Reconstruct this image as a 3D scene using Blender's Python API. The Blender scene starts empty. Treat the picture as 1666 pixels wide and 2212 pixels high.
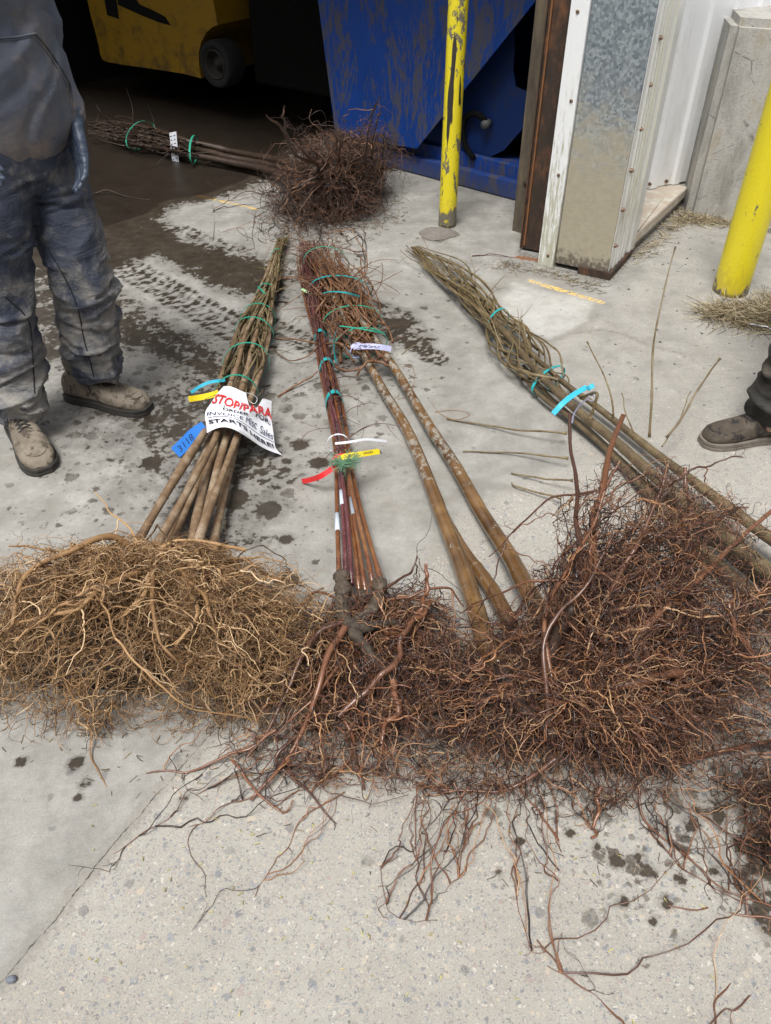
import bpy, bmesh, math, random
import numpy as np
from mathutils import Vector, Matrix, noise as mnoise
R = math.radians
sc = bpy.context.scene
# ---------------------------------------------------------------- camera
FPX = 1729.0; PITCH = R(40.7); CH = 1.6
cd = bpy.data.cameras.new('camera'); cam = bpy.data.objects.new('camera', cd)
sc.collection.objects.link(cam); sc.camera = cam
cam.location = (0, 0, CH); cam.rotation_euler = (R(90) - PITCH, 0, 0)
cd.sensor_fit = 'VERTICAL'; cd.sensor_height = 24.0; cd.lens = 24.0 * FPX / 2212.0
cd.clip_start = 0.05; cd.clip_end = 500
# ---------------------------------------------------------------- world and light
SUN_EL, SUN_AZ = 66, 200            # degrees; azimuth clockwise from +Y (behind the camera, to its left)
w = bpy.data.worlds.new("World"); sc.world = w; w.use_nodes = True
nt = w.node_tree; nt.nodes.clear()
sky = nt.nodes.new('ShaderNodeTexSky'); sky.sky_type = 'NISHITA'; sky.sun_disc = False
sky.sun_elevation = R(SUN_EL); sky.sun_rotation = R(SUN_AZ); sky.air_density = 1.0; sky.dust_density = 6.0; sky.ozone_density = 1.0
hs = nt.nodes.new('ShaderNodeHueSaturation'); hs.inputs['Saturation'].default_value = 0.5
bg = nt.nodes.new('ShaderNodeBackground'); bg.inputs['Strength'].default_value = 0.075
wo = nt.nodes.new('ShaderNodeOutputWorld')
nt.links.new(sky.outputs[0], hs.inputs['Color']); nt.links.new(hs.outputs[0], bg.inputs['Color']); nt.links.new(bg.outputs[0], wo.inputs['Surface'])
sl = bpy.data.lights.new('sun', 'SUN'); sl.energy = 2.1; sl.angle = R(20); sl.color = (1.0, 0.985, 0.965)
so = bpy.data.objects.new('sun', sl); sc.collection.objects.link(so)
sd = Vector((math.sin(R(SUN_AZ)) * math.cos(R(SUN_EL)), math.cos(R(SUN_AZ)) * math.cos(R(SUN_EL)), math.sin(R(SUN_EL))))
so.rotation_euler = sd.to_track_quat('Z', 'Y').to_euler()
sc.view_settings.view_transform = 'Standard'; sc.view_settings.look = 'None'; sc.view_settings.gamma = 1.0
sc.view_settings.exposure = 0.78
# ---------------------------------------------------------------- photo coordinates (1666 x 2212) to points in the place
cp, sp_ = math.cos(PITCH), math.sin(PITCH)
def ray(u, v):
    x = (u - 833) / FPX; y = (1106 - v) / FPX
    return np.array((x, cp + y * sp_, -sp_ + y * cp))
def P(u, v, z=0.0):                 # the point of height z
    d = ray(u, v); return d * ((z - CH) / d[2]) + np.array((0, 0, CH))
def Q(u, v, y):                     # the point at distance y
    d = ray(u, v); return d * (y / d[1]) + np.array((0, 0, CH))
def W(u, v, a, b):                  # the point on the upright plane through ground points a, b
    n = np.array((-(b[1] - a[1]), b[0] - a[0], 0.0)); o = np.array((0, 0, CH)); d = ray(u, v)
    return o + d * (np.dot(n, np.array((a[0], a[1], 0)) - o) / np.dot(n, d))
def PL(pts): return np.array([P(*p) for p in pts])
rng = np.random.default_rng(7); rnd = random.Random(5)
# ---------------------------------------------------------------- objects
WL = {}
def thing(name, label, cat, loc, group=None):
    o = bpy.data.objects.new(name, None); o.empty_display_size = 0.1; sc.collection.objects.link(o)
    o.location = tuple(loc); WL[o.name] = np.array(loc, float)
    o['label'] = label; o['category'] = cat
    if group: o['group'] = group
    return o
def tag(o, label=None, cat=None, group=None, kind=None):
    if label: o['label'] = label
    if cat: o['category'] = cat
    if group: o['group'] = group
    if kind: o['kind'] = kind
    return o
def link(me, name, mat, parent=None, origin=None, smooth=True):
    n = len(me.vertices); co = np.empty(n * 3, np.float32); me.vertices.foreach_get('co', co); co = co.reshape(-1, 3)
    if origin is None:
        origin = np.array(((co[:, 0].min() + co[:, 0].max()) / 2, (co[:, 1].min() + co[:, 1].max()) / 2, co[:, 2].min()))
    origin = np.array(origin, float)
    me.vertices.foreach_set('co', (co - origin).astype(np.float32).ravel())
    o = bpy.data.objects.new(name, me); sc.collection.objects.link(o)
    if mat is not None:
        for m in (mat if isinstance(mat, (list, tuple)) else [mat]): me.materials.append(m)
    if smooth is not None: me.polygons.foreach_set('use_smooth', [smooth] * len(me.polygons))
    me.update()
    WL[o.name] = origin
    if parent is not None:
        o.parent = parent; o.location = tuple(origin - WL[parent.name])
    else: o.location = tuple(origin)
    return o
def npmesh(name, V, F, attrs=None):   # F: (n,k) array of one polygon size
    V = np.asarray(V, np.float32); F = np.asarray(F, np.int32); k = F.shape[1]
    me = bpy.data.meshes.new(name); me.vertices.add(len(V)); me.vertices.foreach_set('co', V.ravel())
    me.loops.add(F.size); me.loops.foreach_set('vertex_index', F.ravel())
    me.polygons.add(len(F)); me.polygons.foreach_set('loop_start', np.arange(0, F.size, k, dtype=np.int32))
    me.polygons.foreach_set('loop_total', np.full(len(F), k, np.int32))
    for an, av in (attrs or {}).items():
        a = me.attributes.new(an, 'FLOAT', 'POINT'); a.data.foreach_set('value', np.asarray(av, np.float32))
    me.update(calc_edges=True); return me
class MB:
    def __init__(s): s.v = []; s.f = []; s.t = []; s.mi = []
    def add(s, V, F, tint=0.5, mi=0):
        b = len(s.v); s.v += [tuple(map(float, p)) for p in V]; s.f += [tuple(int(i) + b for i in f) for f in F]
        s.t += [tint] * len(V); s.mi += [mi] * len(F); return s
    def tube(s, pts, r, sides=8, tint=0.5, cap=True, mi=0, flat=1.0):
        V, F = tube_vf(np.asarray(pts, float), r, sides, cap, flat); return s.add(V, F, tint, mi)
    def box(s, c, size, ax=None, mi=0):
        ax = np.eye(3) if ax is None else np.asarray(ax, float); c = np.asarray(c, float); h = np.asarray(size, float) / 2
        V = [c + ax[0] * h[0] * i + ax[1] * h[1] * j + ax[2] * h[2] * k for i in (-1, 1) for j in (-1, 1) for k in (-1, 1)]
        return s.add(V, [(0, 1, 3, 2), (4, 6, 7, 5), (0, 4, 5, 1), (2, 3, 7, 6), (0, 2, 6, 4), (1, 5, 7, 3)], mi=mi)
    def prism(s, poly, off, mi=0):     # polygon (3-D points) pushed along off
        n = len(poly); off = np.asarray(off, float); V = [np.asarray(p, float) for p in poly] + [np.asarray(p, float) + off for p in poly]
        F = [tuple(range(n)), tuple(range(2 * n - 1, n - 1, -1))] + [(i, i + n, (i + 1) % n + n, (i + 1) % n) for i in range(n)]
        return s.add(V, F, mi=mi)
    def mesh(s, name='m', bevel=0):
        me = bpy.data.meshes.new(name); me.from_pydata(s.v, [], s.f)
        a = me.attributes.new('tint', 'FLOAT', 'POINT'); a.data.foreach_set('value', np.array(s.t, np.float32))
        me.polygons.foreach_set('material_index', np.array(s.mi, np.int32))
        bm = bmesh.new(); bm.from_mesh(me); bmesh.ops.recalc_face_normals(bm, faces=bm.faces)
        if bevel: bmesh.ops.bevel(bm, geom=bm.edges[:], offset=bevel, segments=2, affect='EDGES', profile=0.5)
        bm.to_mesh(me); bm.free(); return me
    def build(s, name, mat, parent=None, bevel=0, smooth=True, origin=None):
        return link(s.mesh(name, bevel), name, mat, parent, origin, smooth)
def nrm(a): return a / np.maximum(np.linalg.norm(a, axis=-1, keepdims=True), 1e-9)
def tube_vf(pts, r, sides=8, cap=True, flat=1.0):
    n = len(pts); r = np.broadcast_to(np.asarray(r, float), (n,)); T = nrm(np.gradient(pts, axis=0))
    N = np.zeros((n, 3)); a = np.array((0, 0, 1.0)) if abs(T[0][2]) < .9 else np.array((1.0, 0, 0))
    N[0] = nrm(np.cross(T[0], a))
    for i in range(1, n): N[i] = nrm(N[i - 1] - T[i] * np.dot(N[i - 1], T[i]))
    B = np.cross(T, N); th = np.arange(sides) * 2 * math.pi / sides
    V = pts[:, None, :] + r[:, None, None] * (N[:, None, :] * np.cos(th)[None, :, None] + flat * B[:, None, :] * np.sin(th)[None, :, None])
    V = V.reshape(-1, 3); F = []
    for i in range(n - 1):
        for j in range(sides): k = (j + 1) % sides; F.append((i * sides + j, i * sides + k, (i + 1) * sides + k, (i + 1) * sides + j))
    if cap: F.append(tuple(range(sides - 1, -1, -1))); F.append(tuple((n - 1) * sides + j for j in range(sides)))
    return V, F
def crom(pts, n):                      # smooth curve through points
    p = np.asarray(pts, float); p = np.vstack((2 * p[0] - p[1], p, 2 * p[-1] - p[-2])); m = len(p) - 3
    t = np.linspace(0, m - 1e-6, n); i = t.astype(int); f = (t - i)[:, None]
    a, b, c, d = p[i], p[i + 1], p[i + 2], p[i + 3]
    return .5 * ((2 * b) + (c - a) * f + (2 * a - 5 * b + 4 * c - d) * f ** 2 + (3 * b - a - 3 * c + d) * f ** 3)
def lerp1(x, xs, ys): return np.interp(x, xs, ys)
def wig(pts, amp, seed=None, freq=3):  # smooth random wander laid over a path
    n = len(pts); g = np.random.default_rng(seed if seed is not None else rnd.randrange(1 << 30))
    k = max(3, freq); c = g.normal(0, 1, (k + 2, 3)); t = np.linspace(0, 1, n)
    o = np.stack([np.interp(t, np.linspace(0, 1, k + 2), c[:, j]) for j in range(3)], 1)
    ker = np.ones(5) / 5
    for j in range(3): o[:, j] = np.convolve(np.pad(o[:, j], 2, 'edge'), ker, 'valid')
    return pts + o * amp * np.minimum(1, t * 6)[:, None]
def strands(P_, R_, sides=3, tint=None):   # (N,S,3), (N,S) -> one mesh's arrays
    N_, S = P_.shape[:2]; T = nrm(np.gradient(P_, axis=1)); ref = nrm(rng.normal(0, 1, (N_, 1, 3)))
    A = nrm(np.cross(T, ref)); B = np.cross(T, A); th = np.arange(sides) * 2 * math.pi / sides
    V = P_[:, :, None, :] + R_[:, :, None, None] * (A[:, :, None, :] * np.cos(th)[None, None, :, None] + B[:, :, None, :] * np.sin(th)[None, None, :, None])
    V = V.reshape(-1, 3)
    i, s, j = np.meshgrid(np.arange(N_), np.arange(S - 1), np.arange(sides), indexing='ij'); k = (j + 1) % sides
    b0 = (i * S + s) * sides; b1 = b0 + sides
    F = np.stack((b0 + j, b0 + k, b1 + k, b1 + j), -1).reshape(-1, 4)
    t = rng.random(N_) if tint is None else tint
    if np.ndim(t) == 1: t = np.repeat(t[:, None], S, 1)
    return V, F, np.repeat(t.reshape(-1), sides)
def merge(lst):
    Vs, Fs, Ts = [], [], []; b = 0
    for V, F, T in lst: Vs.append(V); Fs.append(F + b); Ts.append(T); b += len(V)
    return np.vstack(Vs), np.vstack(Fs), np.concatenate(Ts)
def strand_obj(name, lst, mat, parent=None):
    V, F, T = merge(lst); return link(npmesh(name, V, F, {'tint': T}), name, mat, parent)
# ---------------------------------------------------------------- material helper
class NT:
    def __init__(s, name, rough=0.6, spec=0.5, metal=0.0, coat=0.0):
        s.m = bpy.data.materials.new(name); s.m.use_nodes = True; s.t = s.m.node_tree
        s.b = s.t.nodes['Principled BSDF']; s.set('Roughness', rough); s.set('Metallic', metal); s.set('Specular IOR Level', spec)
        if coat: s.set('Coat Weight', coat); s.set('Coat Roughness', 0.15)
        s.tc = s.t.nodes.new('ShaderNodeTexCoord').outputs['Object']; s.geo = s.t.nodes.new('ShaderNodeNewGeometry').outputs['Position']
    def set(s, k, v):
        i = s.b.inputs[k]
        if isinstance(v, bpy.types.NodeSocket): s.t.links.new(v, i)
        else: i.default_value = (*v, 1) if isinstance(v, tuple) and len(v) == 3 and i.type == 'RGBA' else v
    def _in(s, sock, v):
        if isinstance(v, bpy.types.NodeSocket): s.t.links.new(v, sock)
        elif isinstance(v, tuple) and sock.type == 'RGBA': sock.default_value = (*v, 1) if len(v) == 3 else v
        else: sock.default_value = v
    def map(s, scale=(1, 1, 1), vec=None, rot=(0, 0, 0)):
        n = s.t.nodes.new('ShaderNodeMapping'); s._in(n.inputs[0], vec or s.geo); n.inputs['Scale'].default_value = scale; n.inputs['Rotation'].default_value = rot; return n.outputs[0]
    def noise(s, scale, detail=3, rough=0.55, vec=None, dist=0.0):
        n = s.t.nodes.new('ShaderNodeTexNoise'); s._in(n.inputs['Vector'], vec or s.geo); n.inputs['Scale'].default_value = scale
        n.inputs['Detail'].default_value = detail; n.inputs['Roughness'].default_value = rough; n.inputs['Distortion'].default_value = dist; return n.outputs[0]
    def voro(s, scale, vec=None, feat='F1', rand=1.0):
        n = s.t.nodes.new('ShaderNodeTexVoronoi'); n.feature = feat; s._in(n.inputs['Vector'], vec or s.geo); n.inputs['Scale'].default_value = scale; n.inputs['Randomness'].default_value = rand
        return n.outputs['Distance'], (n.outputs['Color'] if feat != 'DISTANCE_TO_EDGE' else None)
    def math(s, op, a, b=0.5, clamp=False):
        n = s.t.nodes.new('ShaderNodeMath'); n.operation = op; n.use_clamp = clamp; s._in(n.inputs[0], a); s._in(n.inputs[1], b); return n.outputs[0]
    def step(s, x, lo, hi):
        n = s.t.nodes.new('ShaderNodeMapRange'); n.interpolation_type = 'SMOOTHSTEP'; s._in(n.inputs[0], x); n.inputs[1].default_value = lo; n.inputs[2].default_value = hi; return n.outputs[0]
    def mix(s, f, a, b, mode='MIX'):
        n = s.t.nodes.new('ShaderNodeMix'); n.data_type = 'RGBA'; n.blend_type = mode; s._in(n.inputs[0], f); s._in(n.inputs[6], a); s._in(n.inputs[7], b); return n.outputs[2]
    def mixf(s, f, a, b):
        n = s.t.nodes.new('ShaderNodeMix'); n.data_type = 'FLOAT'; s._in(n.inputs[0], f); s._in(n.inputs[2], a); s._in(n.inputs[3], b); return n.outputs[0]
    def ramp(s, f, stops, const=False):
        n = s.t.nodes.new('ShaderNodeValToRGB'); s._in(n.inputs[0], f); e = n.color_ramp.elements
        if const: n.color_ramp.interpolation = 'CONSTANT'
        while len(e) > 1: e.remove(e[0])
        e[0].position = stops[0][0]; e[0].color = (*stops[0][1], 1)
        for p, c in stops[1:]: x = e.new(p); x.color = (*c, 1)
        return n.outputs[0]
    def attr(s, name):
        n = s.t.nodes.new('ShaderNodeAttribute'); n.attribute_name = name; return n.outputs['Fac']
    def sep(s, c, k):
        n = s.t.nodes.new('ShaderNodeSeparateXYZ'); s._in(n.inputs[0], c); return n.outputs[k]
    def bump(s, h, strength=0.3, dist=0.005):
        n = s.t.nodes.new('ShaderNodeBump'); s._in(n.inputs['Height'], h); n.inputs['Strength'].default_value = strength; n.inputs['Distance'].default_value = dist
        s.t.links.new(n.outputs[0], s.b.inputs['Normal'])
def plain(name, col, rough=0.6, metal=0.0, var=0.12, scale=30, spec=0.5, coat=0.0):
    n = NT(name, rough, spec, metal, coat); f = n.noise(scale, 4)
    n.set('Base Color', n.mix(f, tuple(c * (1 - var * 2) for c in col), tuple(min(1, c * (1 + var * 2)) for c in col))); n.bump(f, .15, .002); return n.m
# ================================================================ GROUND
def GW(pts): return np.array([P(u, v)[:2] for u, v in pts])
def segd(X, pl):
    d = np.full(len(X), 1e9)
    for a, b in zip(pl[:-1], pl[1:]):
        ab = b - a; t = np.clip(((X - a) @ ab) / (ab @ ab), 0, 1); d = np.minimum(d, np.linalg.norm(X - (a + t[:, None] * ab), axis=1))
    return d
def polyd(X, pl):                       # signed distance, positive inside
    ins = np.zeros(len(X), bool); n = len(pl)
    for i in range(n):
        a, b = pl[i], pl[(i + 1) % n]; c = (a[1] > X[:, 1]) != (b[1] > X[:, 1])
        with np.errstate(divide='ignore', invalid='ignore'):
            ins ^= c & (X[:, 0] < (b[0] - a[0]) * (X[:, 1] - a[1]) / (b[1] - a[1] + 1e-12) + a[0])
    d = segd(X, np.vstack((pl, pl[:1]))); return np.where(ins, d, -d)
def axis(lo, hi, st, far_lo, far_hi):
    c = list(np.arange(lo, hi + 1e-6, st)); s = st
    while c[-1] < far_hi: s *= 1.35; c.append(c[-1] + s)
    s = st
    while c[0] > far_lo: s *= 1.35; c.insert(0, c[0] - s)
    return np.array(c)
gx = axis(-2.3, 2.3, .016, -60, 60); gy = axis(.35, 5.6, .016, -60, 60)
GX, GY = np.meshgrid(gx, gy); XY = np.stack((GX.ravel(), GY.ravel()), 1); nx, ny = len(gx), len(gy)
ii, jj = np.meshgrid(np.arange(nx - 1), np.arange(ny - 1)); q = (jj * nx + ii).ravel()
GF = np.stack((q, q + 1, q + nx + 1, q + nx), 1)
def region(pts, soft): return np.clip(polyd(XY, GW(pts)) / soft + .5, 0, 1)
def stroke(pts, wid, soft): return np.clip((wid - segd(XY, GW(pts))) / soft + .5, 0, 1)
wet = np.zeros(len(XY))
for pts, soft, k in (
    ([(-300, 420), (330, 430), (350, 470), (440, 530), (600, 590), (640, 630), (600, 665), (470, 630), (330, 560), (235, 590), (-300, 600)], .22, .80),
    ([(215, 600), (300, 640), (400, 700), (520, 760), (560, 830), (480, 830), (360, 760), (260, 720)], .2, .62),
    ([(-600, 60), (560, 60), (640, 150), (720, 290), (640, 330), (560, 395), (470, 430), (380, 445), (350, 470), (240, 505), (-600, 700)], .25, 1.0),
    ([(1200, -100), (640, -100), (640, 240), (700, 300), (900, 250), (1100, 200)], .3, .8),
    ([(235, 480), (345, 470), (420, 515), (520, 545), (600, 560), (640, 620), (560, 652), (470, 612), (400, 572), (330, 532), (245, 552)], .26, .80),
    ([(-100, 540), (140, 560), (215, 600), (300, 655), (390, 700), (500, 770), (560, 850), (520, 880), (430, 840), (330, 790), (240, 760), (100, 800), (-100, 900)], .2, .62),
    ([(400, 700), (560, 720), (640, 860), (660, 1000), (600, 1240), (380, 1240), (250, 1050), (200, 900), (330, 800)], .5, .57),
    ([(610, 560), (700, 560), (720, 760), (700, 900), (640, 900)], .2, .4),
    ([(370, 470), (420, 505), (470, 520), (400, 520)], .1, .5),
    ([(800, 640), (900, 665), (960, 735), (930, 780), (860, 765), (790, 705)], .12, .52),
    ([(380, 860), (520, 900), (620, 980), (560, 1010), (430, 960), (340, 900)], .14, .5),
    ([(380, 990), (560, 1010), (700, 1090), (640, 1160), (480, 1150), (360, 1080)], .16, .42),
    ([(180, 640), (330, 740), (560, 900), (620, 1080), (500, 1200), (330, 1150), (0, 1000), (0, 640)], .5, .40),
    ([(560, 460), (700, 480), (720, 620), (600, 620)], .15, .35),
    ([(1330, 1700), (1666, 1640), (1700, 1780), (1500, 1830)], .12, .45),
    ([(1600, 1780), (1700, 1780), (1700, 2080), (1620, 2000), (1575, 1900)], .06, .62),
): wet = np.maximum(wet, region(pts, soft) * k)
for (u, v, r) in ((45, 1645, .014), (160, 1650, .02), (185, 1692, .016), (170, 1722, .012), (395, 1725, .01), (795, 1862, .012), (700, 1560, .03),
                  (1120, 1820, .012), (1080, 1885, .012), (1330, 1860, .018), (1380, 1850, .014), (1400, 1880, .016), (1345, 1950, .014), (1440, 1950, .016),
                  (1410, 1990, .01), (1470, 1900, .012), (1230, 1800, .012), (1290, 1830, .013), (1500, 1780, .015), (1555, 1760, .014), (1600, 1830, .02), (1540, 1880, .012),
                  (690, 1000, .03), (450, 1040, .04), (580, 1100, .035), (620, 1250, .03), (500, 1075, .05), (330, 1000, .035), (250, 880, .04), (860, 700, .05), (650, 960, .03), (620, 1165, .02)):
    wet = np.maximum(wet, np.clip((r * 1.15 - segd(XY, np.vstack((P(u, v)[:2], P(u + 1, v)[:2])))) / .02 + .5, 0, 1) * .78)
def track(pts, wid, per, k):           # tyre tread print: rows of lugs along a path
    pl = GW(pts); d = segd(XY, pl); a, b = pl[0], pl[-1]; t = nrm(b - a); al = (XY - a) @ t; la = (XY - a) @ np.array((-t[1], t[0])); row = np.abs(((la / (wid * .5)) % 1) - .5) < .36
    lug = np.abs((((al + np.abs(la) * .5) / per) % 1) - .5) < .33; return np.clip((wid - d) / .03 + .5, 0, 1) * np.where(row & lug, k, k * .55)
for tr_ in (([(240, 560), (420, 660), (560, 740)], .10, .055, .60), ([(800, 690), (900, 745), (940, 775)], .06, .05, .70), ([(380, 500), (500, 545), (600, 600)], .10, .055, .56), ([(560, 690), (660, 740), (740, 790)], .07, .05, .6), ([(690, 470), (780, 475)], .03, .04, .75), ([(300, 880), (480, 960), (600, 1020)], .09, .055, .62)):
    wet = np.maximum(wet, track(*tr_))
spot = np.maximum.reduce([region([(0, 640), (300, 640), (700, 660), (960, 640), (960, 800), (740, 1120), (640, 1300), (0, 1200)], .4) * .75,
                          region([(0, 1560), (400, 1560), (300, 1850), (0, 1800)], .3) * .22, region([(900, 1600), (1700, 1500), (1700, 2050), (1300, 2080), (1100, 1850)], .3) * .85,
                          region([(560, 440), (900, 440), (900, 640), (620, 680)], .3) * .5, np.full(len(XY), .10)])
agg = np.maximum(region([(-300, 2420), (-40, 2165), (28, 2098), (70, 2045), (118, 1985), (172, 1912), (228, 1845), (290, 1775), (345, 1705), (480, 1560), (800, 1520), (900, 1250), (960, 1130), (1110, 1030), (1230, 1000), (1120, 830), (1170, 735), (1290, 665), (1400, 560), (1420, 480), (1900, 430), (2600, 900), (2600, 2600), (-300, 2600)], .14),
                 region([(850, 1190), (1040, 1130), (1060, 1250), (920, 1280)], .1) * .6)
agg = agg * (0.45 + 0.55 * np.clip((2.6 - XY[:, 1]) / 1.4, 0, 1))
pale = np.maximum(region([(1110, 610), (1300, 656), (1270, 700), (1190, 735), (1140, 720), (1070, 660)], .06), region([(-300, 1500), (560, 1590), (235, 1850), (60, 2085), (-300, 2400)], .1) * .45)
grime = np.maximum.reduce([stroke([(1125, 545), (1200, 582), (1310, 606), (1352, 560)], .03, .1) * .9, stroke([(1357, 552), (1470, 445), (1666, 500)], .03, .1), region([(1000, 540), (1150, 550), (1180, 590), (1050, 600), (960, 575)], .2) * .45,
                           stroke([(950, 520), (930, 512)], .05, .08) * .8, stroke([(900, 420), (1110, 470)], .08, .3) * .5, stroke([(1577, 655), (1600, 660)], .1, .12) * .6])
rust = np.maximum(stroke([(1120, 556), (1165, 562)], .025, .05), stroke([(1040, 575), (1160, 590)], .02, .1) * .35)
def signedd(X, pl):
    d = np.full(len(X), 1e9); sg = np.ones(len(X))
    for a, b in zip(pl[:-1], pl[1:]):
        ab = b - a; t = np.clip(((X - a) @ ab) / (ab @ ab), 0, 1); dd_ = np.linalg.norm(X - (a + t[:, None] * ab), axis=1); cr_ = np.sign(ab[0] * (X[:, 1] - a[1]) - ab[1] * (X[:, 0] - a[0])); mk = dd_ < d; d[mk] = dd_[mk]; sg[mk] = cr_[mk]
    return d * sg
CL_ = (
    ([(-40, 2165), (28, 2098), (70, 2045), (118, 1985), (172, 1912), (228, 1845), (290, 1775), (345, 1705), (420, 1625), (480, 1560)], .0006), ([(1290, 658), (1275, 695), (1230, 722), (1190, 738), (1150, 800), (1060, 830)], .0015),
    ([(1225, 722), (1300, 712), (1350, 722), (1400, 745), (1470, 762)], .001), ([(900, 1010), (1000, 1040), (1130, 1060)], .003), ([(200, 415), (240, 418), (320, 432)], 0), ([(940, 1095), (1040, 1040), (1100, 1015)], .004), ([(720, 1130), (800, 1210), (860, 1290)], .004))
SD_ = np.array([signedd(XY, GW(l)) for l, o in CL_]); kk_ = np.abs(SD_).argmin(0); crk = SD_[kk_, np.arange(len(XY))]; crw = np.array([o for l, o in CL_])[kk_]; crk = crk + 0.0
paint = np.minimum.reduce([segd(XY, GW(l)) + o for l, o in (([(1145, 606), (1298, 653)], 0), ([(402, 417), (556, 452)], .004), ([(1050, 585), (1105, 600)], .016), ([(1320, 660), (1352, 668)], .016), ([(680, 490), (760, 505)], .014))])
gz = np.zeros(len(XY))
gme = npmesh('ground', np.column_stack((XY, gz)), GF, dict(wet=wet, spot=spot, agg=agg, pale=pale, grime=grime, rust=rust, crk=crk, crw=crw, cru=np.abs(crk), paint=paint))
m = NT('concrete_ground', .85)
n1 = m.noise(1.7, 5, .6); n2 = m.noise(9, 6, .65); n3 = m.noise(60, 5, .6); n4 = m.noise(260, 3, .6); ng = m.noise(4, 4, .6, vec=m.map((1, 1, 1), rot=(0, 0, .6)), dist=1.2)
base = m.ramp(m.math('ADD', m.math('MULTIPLY', n1, .35), m.math('MULTIPLY', n2, .65)), [(.3, (.225, .225, .214)), (.5, (.30, .298, .282)), (.7, (.395, .39, .37))])
base = m.mix(m.math('MULTIPLY', m.step(n3, .35, .75), .35), base, (.25, .235, .205)); base = m.mix(m.step(m.math('ADD', m.attr('pale'), m.math('MULTIPLY', m.math('SUBTRACT', n3, .5), .6)), .2, 1.1), base, (.42, .42, .402)); 
base = m.mix(m.math('MULTIPLY', m.math('MULTIPLY', m.step(ng, .48, .70), m.step(m.attr('pale'), .5, .1)), .5), base, (.22, .205, .18)); base = m.mix(m.math('MULTIPLY', m.step(m.noise(38, 6, .75), .5, .68), .3), base, (.24, .225, .2))
mot = m.noise(5.5, 9, .74); base = m.mix(1.0, base, m.mix(m.step(mot, .32, .68), (.80, .795, .78), (1.13, 1.13, 1.13)), 'MULTIPLY'); spk = m.step(m.noise(150, 3, .6), .66, .72); base = m.mix(m.math('MULTIPLY', spk, .35), base, (.12, .115, .105)); fine = m.math('MULTIPLY', m.math('SUBTRACT', n4, .5), .9); base = m.mix(1.0, base, m.mix(m.math('ADD', fine, .5, True), (.62, .61, .6), (1.28, 1.27, 1.24)), 'MULTIPLY')
# exposed aggregate
aggm = m.attr('agg'); warp = m.t.nodes.new('ShaderNodeVectorMath'); warp.operation = 'MULTIPLY_ADD'
nv = m.t.nodes.new('ShaderNodeTexNoise'); nv.inputs['Scale'].default_value = 70; m.t.links.new(m.geo, nv.inputs['Vector'])
m.t.links.new(nv.outputs['Color'], warp.inputs[0]); warp.inputs[1].default_value = (.016, .016, 0); m.t.links.new(m.geo, warp.inputs[2])
flat = m.t.nodes.new('ShaderNodeVectorMath'); flat.operation = 'MULTIPLY'; m.t.links.new(warp.outputs[0], flat.inputs[0]); flat.inputs[1].default_value = (1, 1, 0); wv = flat.outputs[0]
agc = m.mix(m.noise(30, 3), (.31, .297, .265), (.425, .41, .37)); agc = m.mix(m.math('MULTIPLY', m.step(n1, .42, .62), .35), agc, (.27, .245, .21)); agc = m.mix(1.0, agc, m.mix(m.math('ADD', fine, .5, True), (.7, .7, .7), (1.2, 1.2, 1.18)), 'MULTIPLY')
pebh = None
for scl, thr, size in ((40, .80, .34), (85, .58, .38), (180, .42, .42), (340, .5, .45)):
    d, c = m.voro(scl, wv); r = m.sep(c, 0); big = m.math('MULTIPLY', m.step(r, thr, thr + .02), m.step(d, size, size * .78))
    col = m.ramp(m.sep(c, 1), [(0, (.15, .165, .185)), (.2, (.22, .235, .26)), (.36, (.31, .245, .22)), (.5, (.40, .375, .335)), (.66, (.47, .40, .31)), (.85, (.56, .53, .47)), (.93, (.11, .12, .14))], True)
    agc = m.mix(m.math('MULTIPLY', big, .62), agc, col); pebh = big if pebh is None else m.math('MAXIMUM', pebh, big)
am = m.step(m.math('ADD', aggm, m.math('MULTIPLY', m.math('SUBTRACT', n2, .5), .5)), .2, .75)
base = m.mix(am, base, agc)
dk, c_ = m.voro(26, wv); base = m.mix(m.math('MULTIPLY', m.math('MULTIPLY', m.step(m.sep(c_, 0), .93, .95), m.step(dk, .3, .2)), .5), base, (.12, .12, .12))
# grime, rust, old yellow paint
base = m.mix(m.step(m.math('ADD', m.attr('grime'), m.math('MULTIPLY', m.math('SUBTRACT', n3, .5), 1.3)), .35, .9), base, (.10, .09, .075))
base = m.mix(m.step(m.math('ADD', m.attr('rust'), m.math('MULTIPLY', m.math('SUBTRACT', n3, .5), .8)), .45, .8), base, (.20, .09, .045))
pm = m.math('MULTIPLY', m.step(m.math('ADD', m.attr('paint'), m.math('MULTIPLY', m.math('SUBTRACT', n2, .5), .03)), .019, .014), m.step(n3, .56, .46))
base = m.mix(pm, base, (.62, .43, .13))
acr = m.math('ADD', m.math('ABSOLUTE', m.math('ADD', m.attr('crk'), m.math('MULTIPLY', m.math('SUBTRACT', n2, .5), .03))), m.attr('crw')); cin = m.step(m.attr('cru'), .030, .022)
cm = m.step(m.math('ADD', acr, m.math('MULTIPLY', m.math('SUBTRACT', n3, .5), .006)), .0022, .0006); cm = m.math('MULTIPLY', m.math('MULTIPLY', cm, cin), m.step(m.noise(24, 4, .7), .34, .56))
cs = m.step(m.math('ADD', m.attr('cru'), m.math('MULTIPLY', m.math('SUBTRACT', n3, .5), .05)), .032, .004); base = m.mix(m.math('MULTIPLY', cs, .4), base, (.2, .185, .16))
base = m.mix(cm, base, (.06, .055, .05))
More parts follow.
